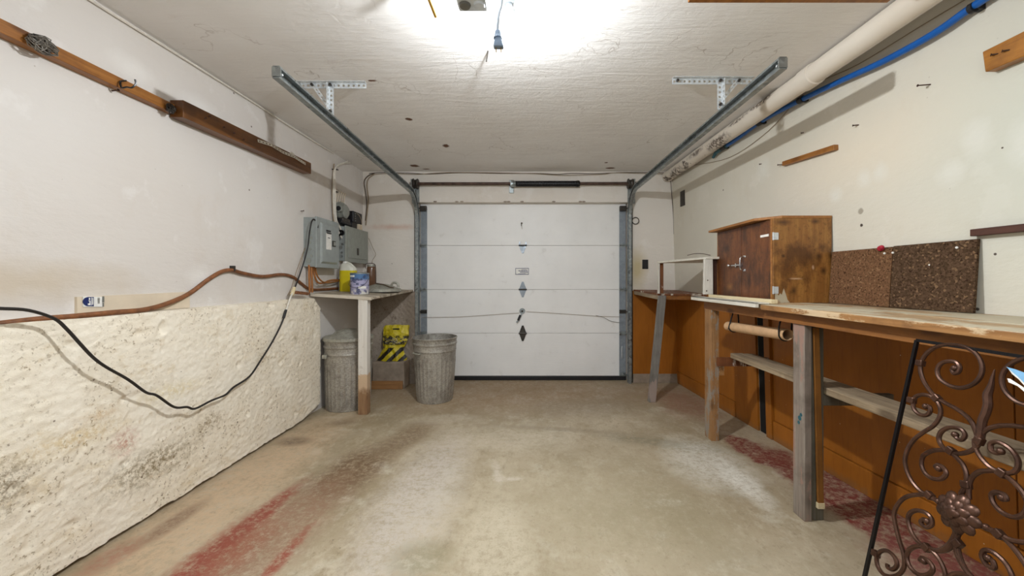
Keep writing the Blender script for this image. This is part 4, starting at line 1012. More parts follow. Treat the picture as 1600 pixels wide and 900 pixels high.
# copper coloured cables below the near panel
t = thing('copper_cables', 'orange sheathed cables coming out under the nearer panel', 'cable', (XW+0.05, 3.45, 1.1))
for (a, b, dx) in ((483, 457, 0.04), (487, 453, 0.05)):
    link('cable', MB().tube(cr([on_x(a, 414, XW+dx), on_x(a, 430, XW+dx), on_x(a+1, 457, XW+dx)], 4), 0.009, 8), M['copper'], t, smooth=True)
link('cable', MB().tube(cr([onl(490, 414, .05), onl(491, 428, .05), onl(496, 441, .05), onl(506, 442, .05), onl(517, 438, .04), onl(540, 437, .03), onl(552, 437, .02)], 6), 0.009, 8), M['copper'], t, smooth=True)
link('cable', MB().tube(cr([onl(493, 414, .06), onl(494, 426, .06), onl(500, 437, .06), onl(510, 441.5, .06), onl(530, 439, .05)], 6), 0.007, 8), M['copper'], t, smooth=True)

# brown hose along the left wall
def oh(px, py, off=0.022): return on_x(px, py, -2.008+off)
hp = [on_x(-60, 512, -1.96), on_x(0, 506, -1.96), on_x(60, 499, -1.955), on_x(120, 494, -1.955), on_x(180, 488, -1.96), oh(225, 484, .045), oh(262, 474, .035), oh(295, 459), oh(325, 437), oh(345, 425), oh(361, 422), oh(380, 427), oh(410, 432), oh(440, 429), oh(458, 433), oh(472, 444), oh(485, 452), oh(510, 452), oh(545, 449)]
t = thing('rubber_hose', 'brown rubber hose sagging along the left wall to the corner table', 'hose', tuple(hp[8]))
link('hose', MB().tube(cr(hp, 6), 0.0125, 12), M['hose'], t, smooth=True)
c = oh(361, 420, .012); link('hose_clip', MB().box(c.x-0.012, c.x+0.028, c.y-0.004, c.y+0.004, c.z-0.016, c.z+0.020), M['darksteel'], t)

# black cord hanging in front of the footing
cpx = [(-40, 480, 1.80), (0, 482, 1.84), (45, 485, 1.87), (85, 498, 1.885), (105, 515, 1.885), (125, 537, 1.88), (145, 558, 1.88), (165, 573, 1.88), (200, 593, 1.885), (228, 613, 1.89), (245, 618, 1.89), (272, 636, 1.895), (292, 636, 1.90), (305, 638.5, 1.90), (330, 626, 1.905), (352, 617, 1.91), (365, 605, 1.912), (390, 588, 1.915), (408, 562, 1.92), (425, 535, 1.925), (438, 510, 1.925), (444, 495, 1.925)]
t = thing('black_cord', 'black electric cord drooping in front of the whitewashed footing', 'cord', tuple(on_x(305, 638, -1.9)))
link('cord', MB().tube(cr([on_x(a, b, -x) for a, b, x in cpx], 5), 0.0062, 8), M['cord'], t, smooth=True)
link('cord', MB().tube(cr([on_x(447, 486, -1.925), on_x(452, 470, -1.925), on_x(457, 458, -1.925)], 4), 0.007, 8), M['whitecable'], t, smooth=True)
link('splice', MB().tube([on_x(443, 497, -1.925), on_x(447, 484, -1.925)], 0.010, 8), M['black'], t)
link('connector', MB().tube([on_x(456, 461, -1.93), on_x(460, 449, -1.93)], [0.016, 0.012], 8), M['creamwood'], t)
link('cord_upper', MB().tube(cr([on_x(461, 449, -1.935), on_x(468, 430, -1.94), on_x(476, 405, -1.935), on_x(481, 385, -1.93), on_x(483, 368, -1.92), on_x(486, 350, -1.90), on_x(490, 342.5, -1.895), on_x(496, 350, -1.885), on_x(496.5, 356, -1.878)], 5), 0.006, 8), M['cord'], t, smooth=True)
single('grey_cord', MB().tube(cr([on_x(449, 462, -1.98), on_x(456, 448, -1.985), on_x(463, 425, -1.985), on_x(472, 400, -1.985), on_x(478, 380, -1.985), on_x(479, 352, -1.985)], 5), 0.003, 6), M['tanwire'], 'thin grey wire on the left wall behind the black cord, below the breaker panel', 'wire', smooth=True)
t = thing('twisted_rope', 'short twisted brown rope end on the footing beside the corner table', 'rope', tuple(on_x(470, 460, -1.95)))
for ph in (0, math.pi):
    pts = []
    for k in range(40):
        s = k/39; p = on_x(456+26*s, 457+2.5*s, -1.945); q = s*26+ph; pts.append(p+Vector((0.008*math.cos(q), 0, 0.008*math.sin(q)+0.004)))
    link('strand', MB().tube(pts, 0.0075, 6), M['hose'], t, smooth=True)

# cream card with a blue sticker on the left wall
ya, yb = on_x(122, 470, -1.995).y, on_x(296, 470, -1.995).y
t = thing('cream_card', 'long cream card standing on the footing with a blue and white sticker', 'card', (-1.998, (ya+yb)/2, 1.07))
p0 = on_x(122, 464, -2.0); p1 = on_x(296, 456, -2.0)
link('card', MB().hexa([(-2.013, ya, 1.064), (-1.999, ya, 1.064), (-1.993, yb, 1.066), (-2.01, yb, 1.066), (-2.013, ya, p0.z), (-1.999, ya, p0.z), (-1.993, yb, p1.z), (-2.01, yb, p1.z)]), M['creampaper'], t)
def XS(y): return -1.999+0.006*(y-ya)/(yb-ya)+0.0015
def stk(name, px0, px1, py0, py1, mat, par, lift=0.0, rnd=False):
    if rnd:
        cc = []
        for k in range(13):
            q = math.pi/2+math.pi*k/12; cc.append((px1+(px1-px0)*math.cos(q)*1.0, (py0+py1)/2-(py1-py0)/2*math.sin(q)))
    else: cc = [(px0, py0), (px1, py0), (px1, py1), (px0, py1)]
    P = [on_x(a, b, -1.9975) for a, b in cc]; n = len(P)
    mb = MB().add([(XS(p.y)+lift-0.001, p.y, p.z) for p in P]+[(XS(p.y)+lift+0.0008, p.y, p.z) for p in P], [tuple(range(n))[::-1], tuple(range(n, 2*n))]+[(i, (i+1) % n, n+(i+1) % n, n+i) for i in range(n)])
    return link(name, mb, mat, par)
st_ = stk('sticker', 129, 161, 463.5, 479.5, M['whiteprint'], t, 0.001)
stk('blue_half_round', 128.5, 137.5, 464, 478.5, M['blueprint'], st_, 0.002, True)
stk('blue_field', 137.5, 145.5, 464, 478.5, M['blueprint'], st_, 0.0021)
for (q0, q1, r0, r1) in ((136, 140, 474, 476.8), (138.5, 140, 470.5, 474), (137, 140, 469.5, 470.7), (137.5, 139.5, 465.5, 468.5), (141.5, 142.5, 465, 477), (143.3, 144, 465.5, 476)):
    stk('white_lettering', q0, q1, r0, r1, M['whiteprint'], st_, 0.0035)
for k in range(6): stk('barcode_bar', 151.5+k*0.0, 154.5, 465.5+k*1.5, 466.3+k*1.5, M['greyprint'], st_, 0.0035)
stk('grey_edge', 158.5, 161.3, 463, 472.5, M['greyprint'], st_, 0.0035)
stk('dark_corner', 158.8, 160.8, 473, 479, M['greyprint'], st_, 0.0035)

# ------------------------------------------------------------------ corner table and what stands on it
t = thing('corner_table', 'rough corner table with whitewashed edge on one white post', 'table', (-1.7, 4.0, 0))
FL, FR, BR_, BL = (-1.985, 3.50), (-1.43, 3.50), (-1.362, 4.53), (-1.985, 4.53)
zt = [1.107, 1.070, 1.112, 1.125]
link('table_top', MB().prism([FL, FR, BR_, BL], [z-0.022 for z in zt], zt), M['tabletop'], t, bev=0.002)
link('front_edge_strip', MB().hexa([(-1.985, 3.488, 1.080), (-1.428, 3.488, 1.043), (-1.428, 3.499, 1.043), (-1.985, 3.499, 1.080), (-1.985, 3.488, 1.107), (-1.428, 3.488, 1.070), (-1.428, 3.499, 1.070), (-1.985, 3.499, 1.107)]), M['tableedge'], t)
link('leg', MB().box(-1.553, -1.470, 3.495, 3.568, 0.0, 1.052), M['tableleg'], t, bev=0.003)
def ztab(x, y):
    s = (x+1.985)/0.6; r = (y-3.5)/1.03; return (1-r)*((1-s)*1.107+s*1.070)+r*((1-s)*1.125+s*1.112)
# yellow fluid jug
jx, jy = -1.845, 3.93; jz = ztab(jx, jy)
t = thing('fluid_jug', 'translucent plastic jug of yellow fluid on the corner table', 'jug', (jx, jy, jz))
def rbox(mb, cx, cy, hx, hy, prof, n=28, p=4.0):
    """superellipse rings: prof = (z, sx, sy, dx)"""
    o = len(mb.v)
    for (z, sx, sy, dx) in prof:
        for k in range(n):
            q = 2*math.pi*k/n; c_, s_ = math.cos(q), math.sin(q)
            r = (abs(c_)**p+abs(s_)**p)**(-1/p)
            mb.v.append(Vector((cx+dx+hx*sx*r*c_, cy+hy*sy*r*s_, z)))
    for i in range(len(prof)-1):
        for k in range(n):
            k2 = (k+1) % n; mb.f.append((o+i*n+k, o+i*n+k2, o+(i+1)*n+k2, o+(i+1)*n+k))
    mb.f.append(tuple(o+k for k in range(n))[::-1]); mb.f.append(tuple(o+(len(prof)-1)*n+k for k in range(n)))
    return mb
link('fluid_body', rbox(MB(), jx, jy, 0.078, 0.055, [(jz, .96, .96, 0), (jz+0.006, 1, 1, 0), (jz+0.215, 1, 1, 0)]), M['liquid'], t, smooth=True)
link('shoulder', rbox(MB(), jx, jy, 0.078, 0.055, [(jz+0.215, 1, 1, 0), (jz+0.235, .97, .97, 0), (jz+0.265, .80, .8, -.010), (jz+0.285, .50, .55, -.022), (jz+0.29, .34, .42, -.03)]), M['jugplastic'], t, smooth=True)
link('cap', MB().lathe([(0.024, 0.0), (0.024, 0.022), (0.0, 0.022)], (jx-0.03, jy, jz+0.288), 16), M['bagwhite'], t)
link('handle', MB().tube(cr([(jx-0.012, jy-0.01, jz+0.295), (jx+0.025, jy-0.01, jz+0.285), (jx+0.055, jy-0.01, jz+0.255), (jx+0.072, jy-0.01, jz+0.215)], 4), 0.010, 8), M['jugplastic'], t, smooth=True)
# white bottle behind left
bx, by = -1.935, 4.0; bz = ztab(bx, by)
t = thing('white_bottle', 'small white plastic bottle partly hidden left of the yellow jug', 'bottle', (bx, by, bz))
link('bottle_body', MB().lathe([(0.0, 0), (0.036, 0), (0.04, 0.01), (0.04, 0.14), (0.03, 0.17), (0.016, 0.185), (0.016, 0.20)], (bx, by, bz), 20), M['bagwhite'], t, smooth=True)
link('cap', MB().lathe([(0.019, 0.0), (0.019, 0.03), (0.0, 0.03)], (bx, by, bz+0.198), 14), M['bagwhite'], t)
# paint tin
cx_, cy_ = -1.632, 3.71; cz = ztab(cx_, cy_)-0.002
t = thing('paint_tin', 'paint tin with blue and lilac label, foremost on the corner table', 'paint tin', (cx_, cy_, cz))
link('tin_body', MB().lathe([(0.0, 0), (0.083, 0.0), (0.085, 0.004), (0.085, 0.195), (0.0, 0.195)], (cx_, cy_, cz), 32), M['tinlabel'], t, smooth=True)
link('rim', MB().lathe([(0.085, 0.0), (0.088, 0.002), (0.088, 0.008), (0.080, 0.012), (0.074, 0.006), (0.0, 0.004)], (cx_, cy_, cz+0.194), 32), M['track'], t, smooth=True)
link('bail_handle', MB().tube(cr([(cx_-0.087, cy_, cz+0.15), (cx_-0.07, cy_-0.07, cz+0.09), (cx_, cy_-0.095, cz+0.065), (cx_+0.07, cy_-0.07, cz+0.09), (cx_+0.087, cy_, cz+0.15)], 5), 0.002, 6), M['darksteel'], t, smooth=True)
link('label_patch', MB().lathe([(0.0858, 0.165), (0.0862, 0.166), (0.0862, 0.182), (0.0858, 0.183)], (cx_, cy_, cz), 8, a0=math.radians(215), a1=math.radians(262)), M['whiteprint'], t, smooth=True)
link('label_brush', MB().lathe([(0.0858, 0.055), (0.0865, 0.056), (0.0865, 0.078), (0.0858, 0.079)], (cx_, cy_, cz), 8, a0=math.radians(285), a1=math.radians(335)), M['whiteprint'], t, smooth=True)
# jar
jx2, jy2 = -1.785, 4.36; jz2 = ztab(jx2, jy2)
t = thing('glass_jar', 'tall brown glass jar with metal bail, behind the paint tin', 'jar', (jx2, jy2, jz2))
link('glass', MB().lathe([(0.0, 0), (0.046, 0), (0.05, 0.01), (0.05, 0.24), (0.044, 0.262), (0.0, 0.262)], (jx2, jy2, jz2), 24), M['jarglass'], t, smooth=True)
link('lid', MB().lathe([(0.046, 0.262), (0.046, 0.285), (0.0, 0.287)], (jx2, jy2, jz2), 24), M['lidmetal'], t, smooth=True)
link('bail', MB().tube(cr([(jx2-0.052, jy2-0.03, jz2+0.24), (jx2-0.05, jy2-0.045, jz2+0.285), (jx2, jy2-0.05, jz2+0.297), (jx2+0.055, jy2-0.045, jz2+0.285), (jx2+0.062, jy2-0.03, jz2+0.20), (jx2+0.062, jy2-0.03, jz2+0.02)], 5), 0.004, 6), M['rusty'], t)
# dustbin lid lying on the table
lx, ly = -1.565, 4.08; lz = ztab(lx, ly)+0.002
def bin_lid(t, cx, cy, z, R, hh, mat, handle=True, n=40):
    link('lid_shell', MB().lathe([(R, 0.0), (R+0.006, 0.002), (R+0.006, 0.028), (R-0.004, 0.034), (R*0.82, 0.040), (R*0.60, hh*0.75), (R*0.30, hh*0.96), (0.0, hh)], (cx, cy, z), n), mat, t, smooth=True)
    if handle:
        link('lid_handle', MB().tube(cr([(cx-0.06, cy, z+hh*0.92), (cx-0.05, cy, z+hh+0.02), (cx, cy, z+hh+0.03), (cx+0.05, cy, z+hh+0.02), (cx+0.06, cy, z+hh*0.92)], 4), 0.006, 8), M['track'], t, smooth=True)
t = thing('dustbin_lid', 'dull metal dustbin lid lying dome up on the corner table', 'lid', (lx, ly, lz))
bin_lid(t, lx, ly, lz, 0.195, 0.085, M['lidmetal'], False)
link('lid_strap', MB().tube(cr([(lx-0.03, ly-0.06, lz+0.088), (lx+0.06, ly-0.09, lz+0.075), (lx+0.13, ly-0.10, lz+0.05), (lx+0.165, ly-0.09, lz+0.045)], 5), 0.007, 6), M['darkwire'], t, smooth=True)
link('lid_loop', MB().tube(cr([(lx+0.12, ly-0.07, lz+0.05), (lx+0.15, ly-0.07, lz+0.095), (lx+0.195, ly-0.07, lz+0.085), (lx+0.205, ly-0.07, lz+0.04)], 5), 0.012, 8), M['lidmetal'], t, smooth=True)

# ------------------------------------------------------------------ dustbins
def dustbin(name, label, cx, cy, rb, rt, h, mat, ribs=30, lid=False, skew=0.0):
    t = thing(name, label, 'dustbin', (cx, cy, 0))
    def mod(q, z): return 0.0045*max(0, math.cos(ribs*q))**1.5*(1 if 0.05*h < z < 0.66*h else 0)
    prof = [(0.0, 0.012), (rb-0.012, 0.012), (rb-0.004, 0.0), (rb, 0.004)]
    for k in range(24):
        s = 0.015+0.74*k/23; prof.append((rb+(rt-rb)*s, h*s))
    for s, d in ((0.79, 0), (0.80, 0.004), (0.82, 0.0), (0.87, 0.0), (0.885, 0.0), (0.895, 0.008), (0.915, 0.008), (0.925, 0.0), (0.97, 0.0), (0.98, 0.005), (0.992, 0.008), (1.0, 0.004)):
        prof.append((rb+(rt-rb)*s+d, h*s))
    prof += [(rt-0.003, h*0.998), (rt-0.006, h*0.9), (rb, 0.3*h), (rb-0.01, 0.016), (0, 0.016)]
    link('bin_body', MB().lathe(prof, (cx, cy, 0), 180, mod=mod), mat, t, smooth=True)
    return t
t = dustbin('dustbin', 'open galvanised dustbin standing in front of the garage door', -0.965, 3.955, 0.178, 0.222, 0.645, M['galv'])
ha = math.radians(250)
for sgn, a in ((1, math.radians(230)), (-1, math.radians(50))):
    r = 0.218; c = Vector((-0.965+r*math.cos(a), 3.955+r*math.sin(a), 0.50)); tg = Vector((-math.sin(a), math.cos(a), 0)); nn = Vector((math.cos(a), math.sin(a), 0))
    link('side_handle', MB().tube(cr([c-tg*0.05-nn*0.005, c-tg*0.045+nn*0.016, c+tg*0.045+nn*0.016, c+tg*0.05-nn*0.005], 4), 0.007, 8), M['lidmetal'], t, smooth=True)
t = dustbin('dustbin', 'lidded galvanised dustbin under the corner table', -1.757, 3.745, 0.198, 0.214, 0.66, M['galv'])
bl = link('lid', MB().lathe([(0.224, 0.0), (0.226, 0.002), (0.226, 0.028), (0.215, 0.034), (0.15, 0.045), (0.11, 0.082), (0.06, 0.098), (0.0, 0.10)], (-1.757, 3.745, 0.652), 48), M['lidmetal'], t, smooth=True)
link('side_handle', MB().box(-1.905, -1.865, 3.535, 3.56, 0.50, 0.535).box(-1.90, -1.87, 3.545, 3.60, 0.51, 0.525), M['lidmetal'], t, bev=0.004)

# concrete block with the yellow bag
single('concrete_block', MB().box(-1.765, -1.402, 4.33, 4.53, 0.0, 0.30), M['concrete'], 'low grey concrete block against the back wall, beneath the yellow bag', 'block', bev=0.012)
single('base_board', MB().box(-1.775, -1.415, 4.30, 4.328, 0.0, 0.092), M['goldwood'], 'stained board leaning at the foot of the concrete block', 'board', bev=0.006)
bcx, bcy, bz0 = -1.545, 4.43, 0.302
mb = MB(); NB, NH = 28, 26
for side in (0, 1):
    for j in range(NH+1):
        v = j/NH
        ks = ((0, .172), (.08, .168), (.2, .135), (.34, .115), (.45, .125), (.6, .148), (.8, .150), (1, .142))
        for q in range(7):
            if ks[q][0] <= v <= ks[q+1][0]: wd = ks[q][1]+(ks[q+1][1]-ks[q][1])*(v-ks[q][0])/(ks[q+1][0]-ks[q][0])
        wd += 0.010*mn.noise(Vector((v*7, 1, 1)))
        for i in range(NB+1):
            u = -1+2*i/NB
            dome = (1-abs(u)**2.5)*(0.055*(1-v)**0.6+0.012)
            yy = (-dome if side == 0 else dome*0.7)+0.022*mn.noise(Vector((u*3, v*6, side*5)))*(1-v*0.3)+0.007*mn.noise(Vector((u*9, v*14, side*5)))*(1-abs(u)**4)
            mb.v.append(Vector((bcx+u*wd+0.016*mn.noise(Vector((v*5, 0, 3)))-0.035*(1-v)+0.02*v, bcy+yy+0.03*v, bz0+0.405*v*(1-0.02*u*u)+0.006*mn.noise(Vector((u*4, 7, v))))))
    o = side*(NB+1)*(NH+1)
    for j in range(NH):
        for i in range(NB):
            q = o+j*(NB+1)+i; mb.f.append((q, q+1, q+NB+2, q+NB+1))
o = (NB+1)*(NH+1)
for j in range(NH):
    for i in (0, NB): q = j*(NB+1)+i; mb.f.append((q, q+NB+1, o+q+NB+1, o+q))
for i in range(NB): mb.f.append((i, i+1, o+i+1, o+i)); q = NH*(NB+1)+i; mb.f.append((q, q+1, o+q+1, o+q))
t = thing('yellow_bag', 'crumpled yellow and black hazard striped plastic bag on the concrete block', 'bag', (bcx, bcy, bz0))
link('bag_body', mb, M['bag'], t, smooth=True)
link('handle_slot', MB().box(bcx-0.02, bcx+0.055, bcy-0.006, bcy+0.016, bz0+0.352, bz0+0.366), M['black'], t)

# ------------------------------------------------------------------ low side table in the far right corner
t = thing('side_table', 'low brown plank side table on one grey slanting leg, far right corner', 'table', (1.5, 4.2, 0))
slab = [(1.245, 4.565), (1.30, 3.86), (1.80, 3.86), (1.76, 4.565)]
link('table_top', MB().prism(slab, [1.098, 1.072, 1.066, 1.092], [1.113, 1.090, 1.084, 1.107]), M['brownwood'], t, bev=0.002)
link('apron', MB().hexa([(1.248, 4.56, 1.058), (1.266, 4.56, 1.058), (1.318, 3.865, 1.03), (1.30, 3.865, 1.03), (1.248, 4.56, 1.096), (1.266, 4.56, 1.096), (1.318, 3.865, 1.071), (1.30, 3.865, 1.071)]), M['shelf'], t)
link('end_apron', MB().box(1.32, 1.80, 3.868, 3.888, 1.028, 1.066), M['apron'], t)
link('leg', MB().hexa([(1.205, 3.85, 0), (1.275, 3.85, 0), (1.275, 3.905, 0), (1.205, 3.905, 0), (1.300, 3.83, 1.07), (1.375, 3.83, 1.07), (1.375, 3.867, 1.07), (1.300, 3.867, 1.07)]), M['greyleg'], t, bev=0.003)

# white shelf frame
t = thing('shelf_frame', 'open white painted shelf frame standing between side table and workbench', 'shelf', (1.45, 3.4, 1.09))
link('top_board', MB().prism([(1.292, 3.86), (1.412, 3.06), (1.86, 3.06), (1.83, 3.74)], 1.395, 1.413), M['whitewoody'], t, bev=0.001)
link('upright', MB().hexa([(1.402, 3.075, 1.112), (1.478, 3.075, 1.112), (1.478, 3.095, 1.112), (1.402, 3.095, 1.112), (1.402, 3.065, 1.395), (1.470, 3.065, 1.395), (1.470, 3.085, 1.395), (1.402, 3.085, 1.395)]), M['whitewood'], t, bev=0.002)
link('upright', MB().box(1.306, 1.350, 3.845, 3.865, 1.092, 1.395), M['brownwood'], t)
link('upright_edge', MB().box(1.296, 1.3065, 3.825, 3.868, 1.092, 1.395), M['whitewood'], t)
link('end_panel', MB().box(1.478, 1.84, 3.105, 3.120, 1.105, 1.394), M['shelfback'], t)
for (x, z) in ((1.428, 1.345), (1.432, 1.225), (1.424, 1.14)):
    link('screw', MB().lathe([(0, -0.003), (0.005, -0.003), (0.005, 0)], (x, 3.069+0.006*(1.395-z)/0.3, z), 8, 'Y'), M['nail'], t)
wire('thin_cable', [ray(1074, 399, 3.35), ray(1085, 396.5, 3.3), ray(1098, 396.5, 3.25), ray(1110, 399, 3.2)], 0.003, M['darkwire'], 'thin dark cable lying in an arc on top of the white shelf frame')

# ------------------------------------------------------------------ workbench
t = thing('workbench', 'long worn wooden workbench along the right wall', 'workbench', (1.6, 2.0, 0))
def xw(y, z=1.08, off=0.004): return XR(y, z)-off
XF = 1.362
top = [(XF, 3.11), (XF, 2.24), (XF+0.002, 1.5), (XF, -0.6), (xw(-0.6), -0.6), (xw(3.13), 3.13)]
# boards of the bench top, laid lengthwise with narrow gaps
ys = (0.45, 3.10)
for (u0, u1, mt, dz) in ((0.0, 0.36, 'bench', 0.0), (0.365, 0.70, 'bench', 0.0015), (0.705, 1.0, 'bench', -0.001)):
    p = []
    for y in (-0.6, 3.10):
        xa = XF+(xw(y)-XF)*u0; xb = XF+(xw(y)-XF)*u1; p.append((xa, xb, y))
    link('top_board', MB().prism([(p[0][0], -0.6), (p[0][1], -0.6), (p[1][1], 3.10), (p[1][0], 3.10)], 1.060, 1.085+dz), M[mt], t, bev=0.002)
link('front_lip', MB().box(XF-0.012, XF-0.0005, -0.6, 2.235, 1.056, 1.083), M['benchedge'], t, bev=0.002)
link('front_apron', MB().box(XF+0.03, XF+0.05, -0.6, 3.05, 1.000, 1.060), M['apron'], t, bev=0.002)
link('under_rail', MB().box(XF+0.10, XF+0.14, -0.6, 3.05, 1.01, 1.060), M['benchedge'], t)
link('leg', MB().box(1.392, 1.428, 2.925, 3.035, 0, 1.0).box(1.428, 1.452, 2.928, 2.95, 0, 1.0), M['tanleg'], t, bev=0.002)
link('leg', MB().box(1.401, 1.438, 1.950, 2.035, 0, 1.0), M['pinkleg'], t, bev=0.003)
link('leg', MB().box(1.4385, 1.508, 1.962, 1.998, 0, 1.0), M['oldpost'], t, bev=0.003)
link('leg', MB().box(1.395, 1.45, 0.60, 0.68, 0, 1.0), M['oldpost'], t, bev=0.003)
link('blue_paint_daub', MB().lathe([(0.0, -0.0005), (0.012, -0.0005), (0.014, 0.0015)], (1.4006, 1.985, 0.515), 12, 'X').lathe([(0.0, -0.0005), (0.009, -0.0005), (0.010, 0.0015)], (1.4006, 1.975, 0.535), 10, 'X').lathe([(0.0, -0.0005), (0.009, -0.0005), (0.010, 0.0015)], (1.4006, 1.992, 0.49), 10, 'X'), M['tealpipe'], t)
# cross rails carrying the lower shelf
link('cross_rail', MB().box(1.43, 1.815, 2.90, 2.925, 0.575, 0.64), M['brownwood'], t, bev=0.002)
link('cross_rail', MB().box(1.509, 1.87, 1.965, 1.995, 0.585, 0.642), M['oldpost'], t, bev=0.002)
link('cross_rail', MB().box(1.45, 1.95, 0.62, 0.66, 0.585, 0.642), M['oldpost'], t, bev=0.002)
link('ledger_block', MB().box(1.452, 1.49, 2.926, 2.955, 0.50, 0.575), M['benchedge'], t)
link('shelf_plank', MB().prism([(1.512, -0.5), (1.605, -0.5), (1.605, 2.88), (1.512, 2.88)], 0.643, 0.680), M['shelf'], t, bev=0.004)
link('shelf_plank', MB().prism([(1.612, -0.5), (1.70, -0.5), (1.69, 2.90), (1.612, 2.90)], 0.643, 0.673), M['shelf'], t, bev=0.004)
# slat propped against the middle leg
sl = link('slat', MB().hexa([(1.468, 1.945, 0.095), (1.496, 1.945, 0.095), (1.496, 1.958, 0.095), (1.468, 1.958, 0.095), (1.446, 1.945, 0.985), (1.472, 1.945, 0.985), (1.472, 1.958, 0.985), (1.446, 1.958, 0.985)]), M['slat'], t)
link('end_block', MB().box(1.464, 1.498, 1.942, 1.958, 0.07, 0.098), M['creamwood'], sl)
# white trim strips at the far end of the bench
single('white_strip', MB().hexa([(XF-0.03, 2.25, 1.062), (XF-0.013, 2.25, 1.062), (XF-0.0135, 3.14, 1.062), (XF-0.03, 3.14, 1.062), (XF-0.03, 2.25, 1.098), (XF+0.03, 2.25, 1.098), (XF+0.03, 3.14, 1.098), (XF-0.03, 3.14, 1.098)]) if False else
       MB().box(XF-0.035, XF-0.013, 2.25, 3.14, 1.066, 1.094).box(XF-0.035, XF+0.05, 2.25, 3.14, 1.0868, 1.094), M['whitewoody'], 'white painted strip along the far front edge of the workbench', 'strip', bev=0.002)
single('cream_batten', MB().box(XF+0.065, XF+0.105, 2.26, 3.05, 1.0875, 1.112), M['creamwood'], 'cream batten lying on the bench in front of the brown cabinet', 'batten', bev=0.002)

# cardboard tube hung under the bench
t = thing('cardboard_tube', 'pale cardboard tube slung under the workbench by a black strap', 'tube', (1.486, 2.5, 0.9))
a = Vector((1.486, 2.20, 0.914)); b = Vector((1.486, 2.86, 0.884)); d = (b-a).normalized()
prof = [(0.0335, 0.0), (0.0335, 0.66), (0.030, 0.66), (0.030, 0.0), (0.0335, 0.0)]
mb = MB().lathe([(0.0335, 0), (0.0335, 0.66), (0.0300, 0.66), (0.0300, 0.0), (0.0335, 0.0)], a, 28, 'Y')
for v in mb.v: v.z += -(v.y-a.y)*0.045
link('tube_wall', mb, M['cardboard'], t, smooth=True)
for y in (2.225, 2.78):
    zc = 0.914-(y-2.2)*0.045
    m2 = MB()
    loop = [(1.486+0.036*math.cos(q), y, zc+0.036*math.sin(q)) for q in [math.radians(k) for k in range(0, -181, -20)]]
    pts = [(1.512, y, 1.06), (1.524, y, 1.0)]+loop+[(1.455, y, 0.98), (1.50, y, 1.06)] if y < 2.5 else [(1.512, y, 1.06)]+loop+[(1.50, y, 1.06)]
    link('strap', m2.tube(cr(pts, 3), 0.005, 6), M['blackmetal'], t, smooth=True)

# ------------------------------------------------------------------ cabinet on the bench
X_, Yn, Yf, Z0, Z1 = 1.520, 2.395, 3.10, 1.0862, 1.612
t = thing('wall_cabinet', 'brown stained plywood cabinet with two doors on the workbench', 'cabinet', (1.7, 2.75, Z0))
def xk(y): return XR(y, 1.4)-0.012
link('side_panel', MB().prism([(X_-0.0, Yn-0.012), (xk(Yn), Yn-0.012), (xk(Yn), Yn), (X_, Yn)], Z0, Z1), M['cab_side'], t, bev=0.0015)
link('side_panel', MB().prism([(X_+0.002, Yf-0.012), (xk(Yf), Yf-0.012), (xk(Yf), Yf), (X_+0.002, Yf)], Z0, Z1-0.0), M['cab_side'], t)
link('carcass', MB().prism([(X_+0.018, Yn+0.001), (xk(Yn)-0.002, Yn+0.001), (xk(Yf)-0.002, Yf-0.013), (X_+0.018, Yf-0.013)], Z0+0.001, Z1-0.001), M['cab_dark'], t)
link('top_board', MB().prism([(X_+0.05, Yn-0.014), (xk(Yn), Yn-0.014), (xk(Yf), Yf+0.03), (X_-0.055, Yf+0.03), (X_-0.055, Yn+0.10)], Z1, Z1+0.016), M['cab_edge'], t, bev=0.001)
link('edge_strip', MB().box(X_-0.002, X_+0.0178, Yn+0.001, Yn+0.016, Z0, Z1-0.001), M['cab_edge'], t)
ym = 2.74
dn = link('door', MB().box(X_-0.0, X_+0.0175, Yn+0.018, ym-0.002, Z0+0.004, Z1-0.004), M['cab_dark'], t, bev=0.0015)
df = link('door', MB().box(X_-0.0, X_+0.0175, ym+0.002, Yf-0.0145, Z0+0.004, Z1-0.004), M['cab_dark'], t, bev=0.0015)
link('pull_handle', MB().tube(cr([(X_-0.001, 2.70, 1.39), (X_-0.03, 2.70, 1.385), (X_-0.035, 2.70, 1.35), (X_-0.03, 2.70, 1.305), (X_-0.001, 2.70, 1.30)], 4), 0.005, 8), M['chrome'], dn, smooth=True)
link('handle_plate', MB().box(X_-0.003, X_, 2.685, 2.715, 1.385, 1.40).box(X_-0.003, X_, 2.685, 2.715, 1.29, 1.305), M['chrome'], dn)
link('slide_bolt', MB().tube([(X_-0.012, 2.72, 1.335), (X_-0.012, 2.86, 1.335)], 0.006, 8).box(X_-0.014, X_, 2.73, 2.745, 1.322, 1.348).box(X_-0.014, X_, 2.79, 2.805, 1.322, 1.348), M['chrome'], df)
link('bolt_knob', MB().sphere((X_-0.022, 2.875, 1.335), 0.012, 12, 8), M['chrome'], df, smooth=True)
link('name_tag', MB().box(X_-0.003, X_, 2.43, 2.515, 1.505, 1.52), M['whitepaper'], dn)
for z in (1.165, 1.50):
    link('hinge', MB().box(X_+0.002, X_+0.028, Yn-0.016, Yn-0.0115, z-0.022, z+0.022).tube([(X_-0.002, Yn-0.012, z-0.024), (X_-0.002, Yn-0.012, z+0.024)], 0.005, 8), M['bracket'], t)
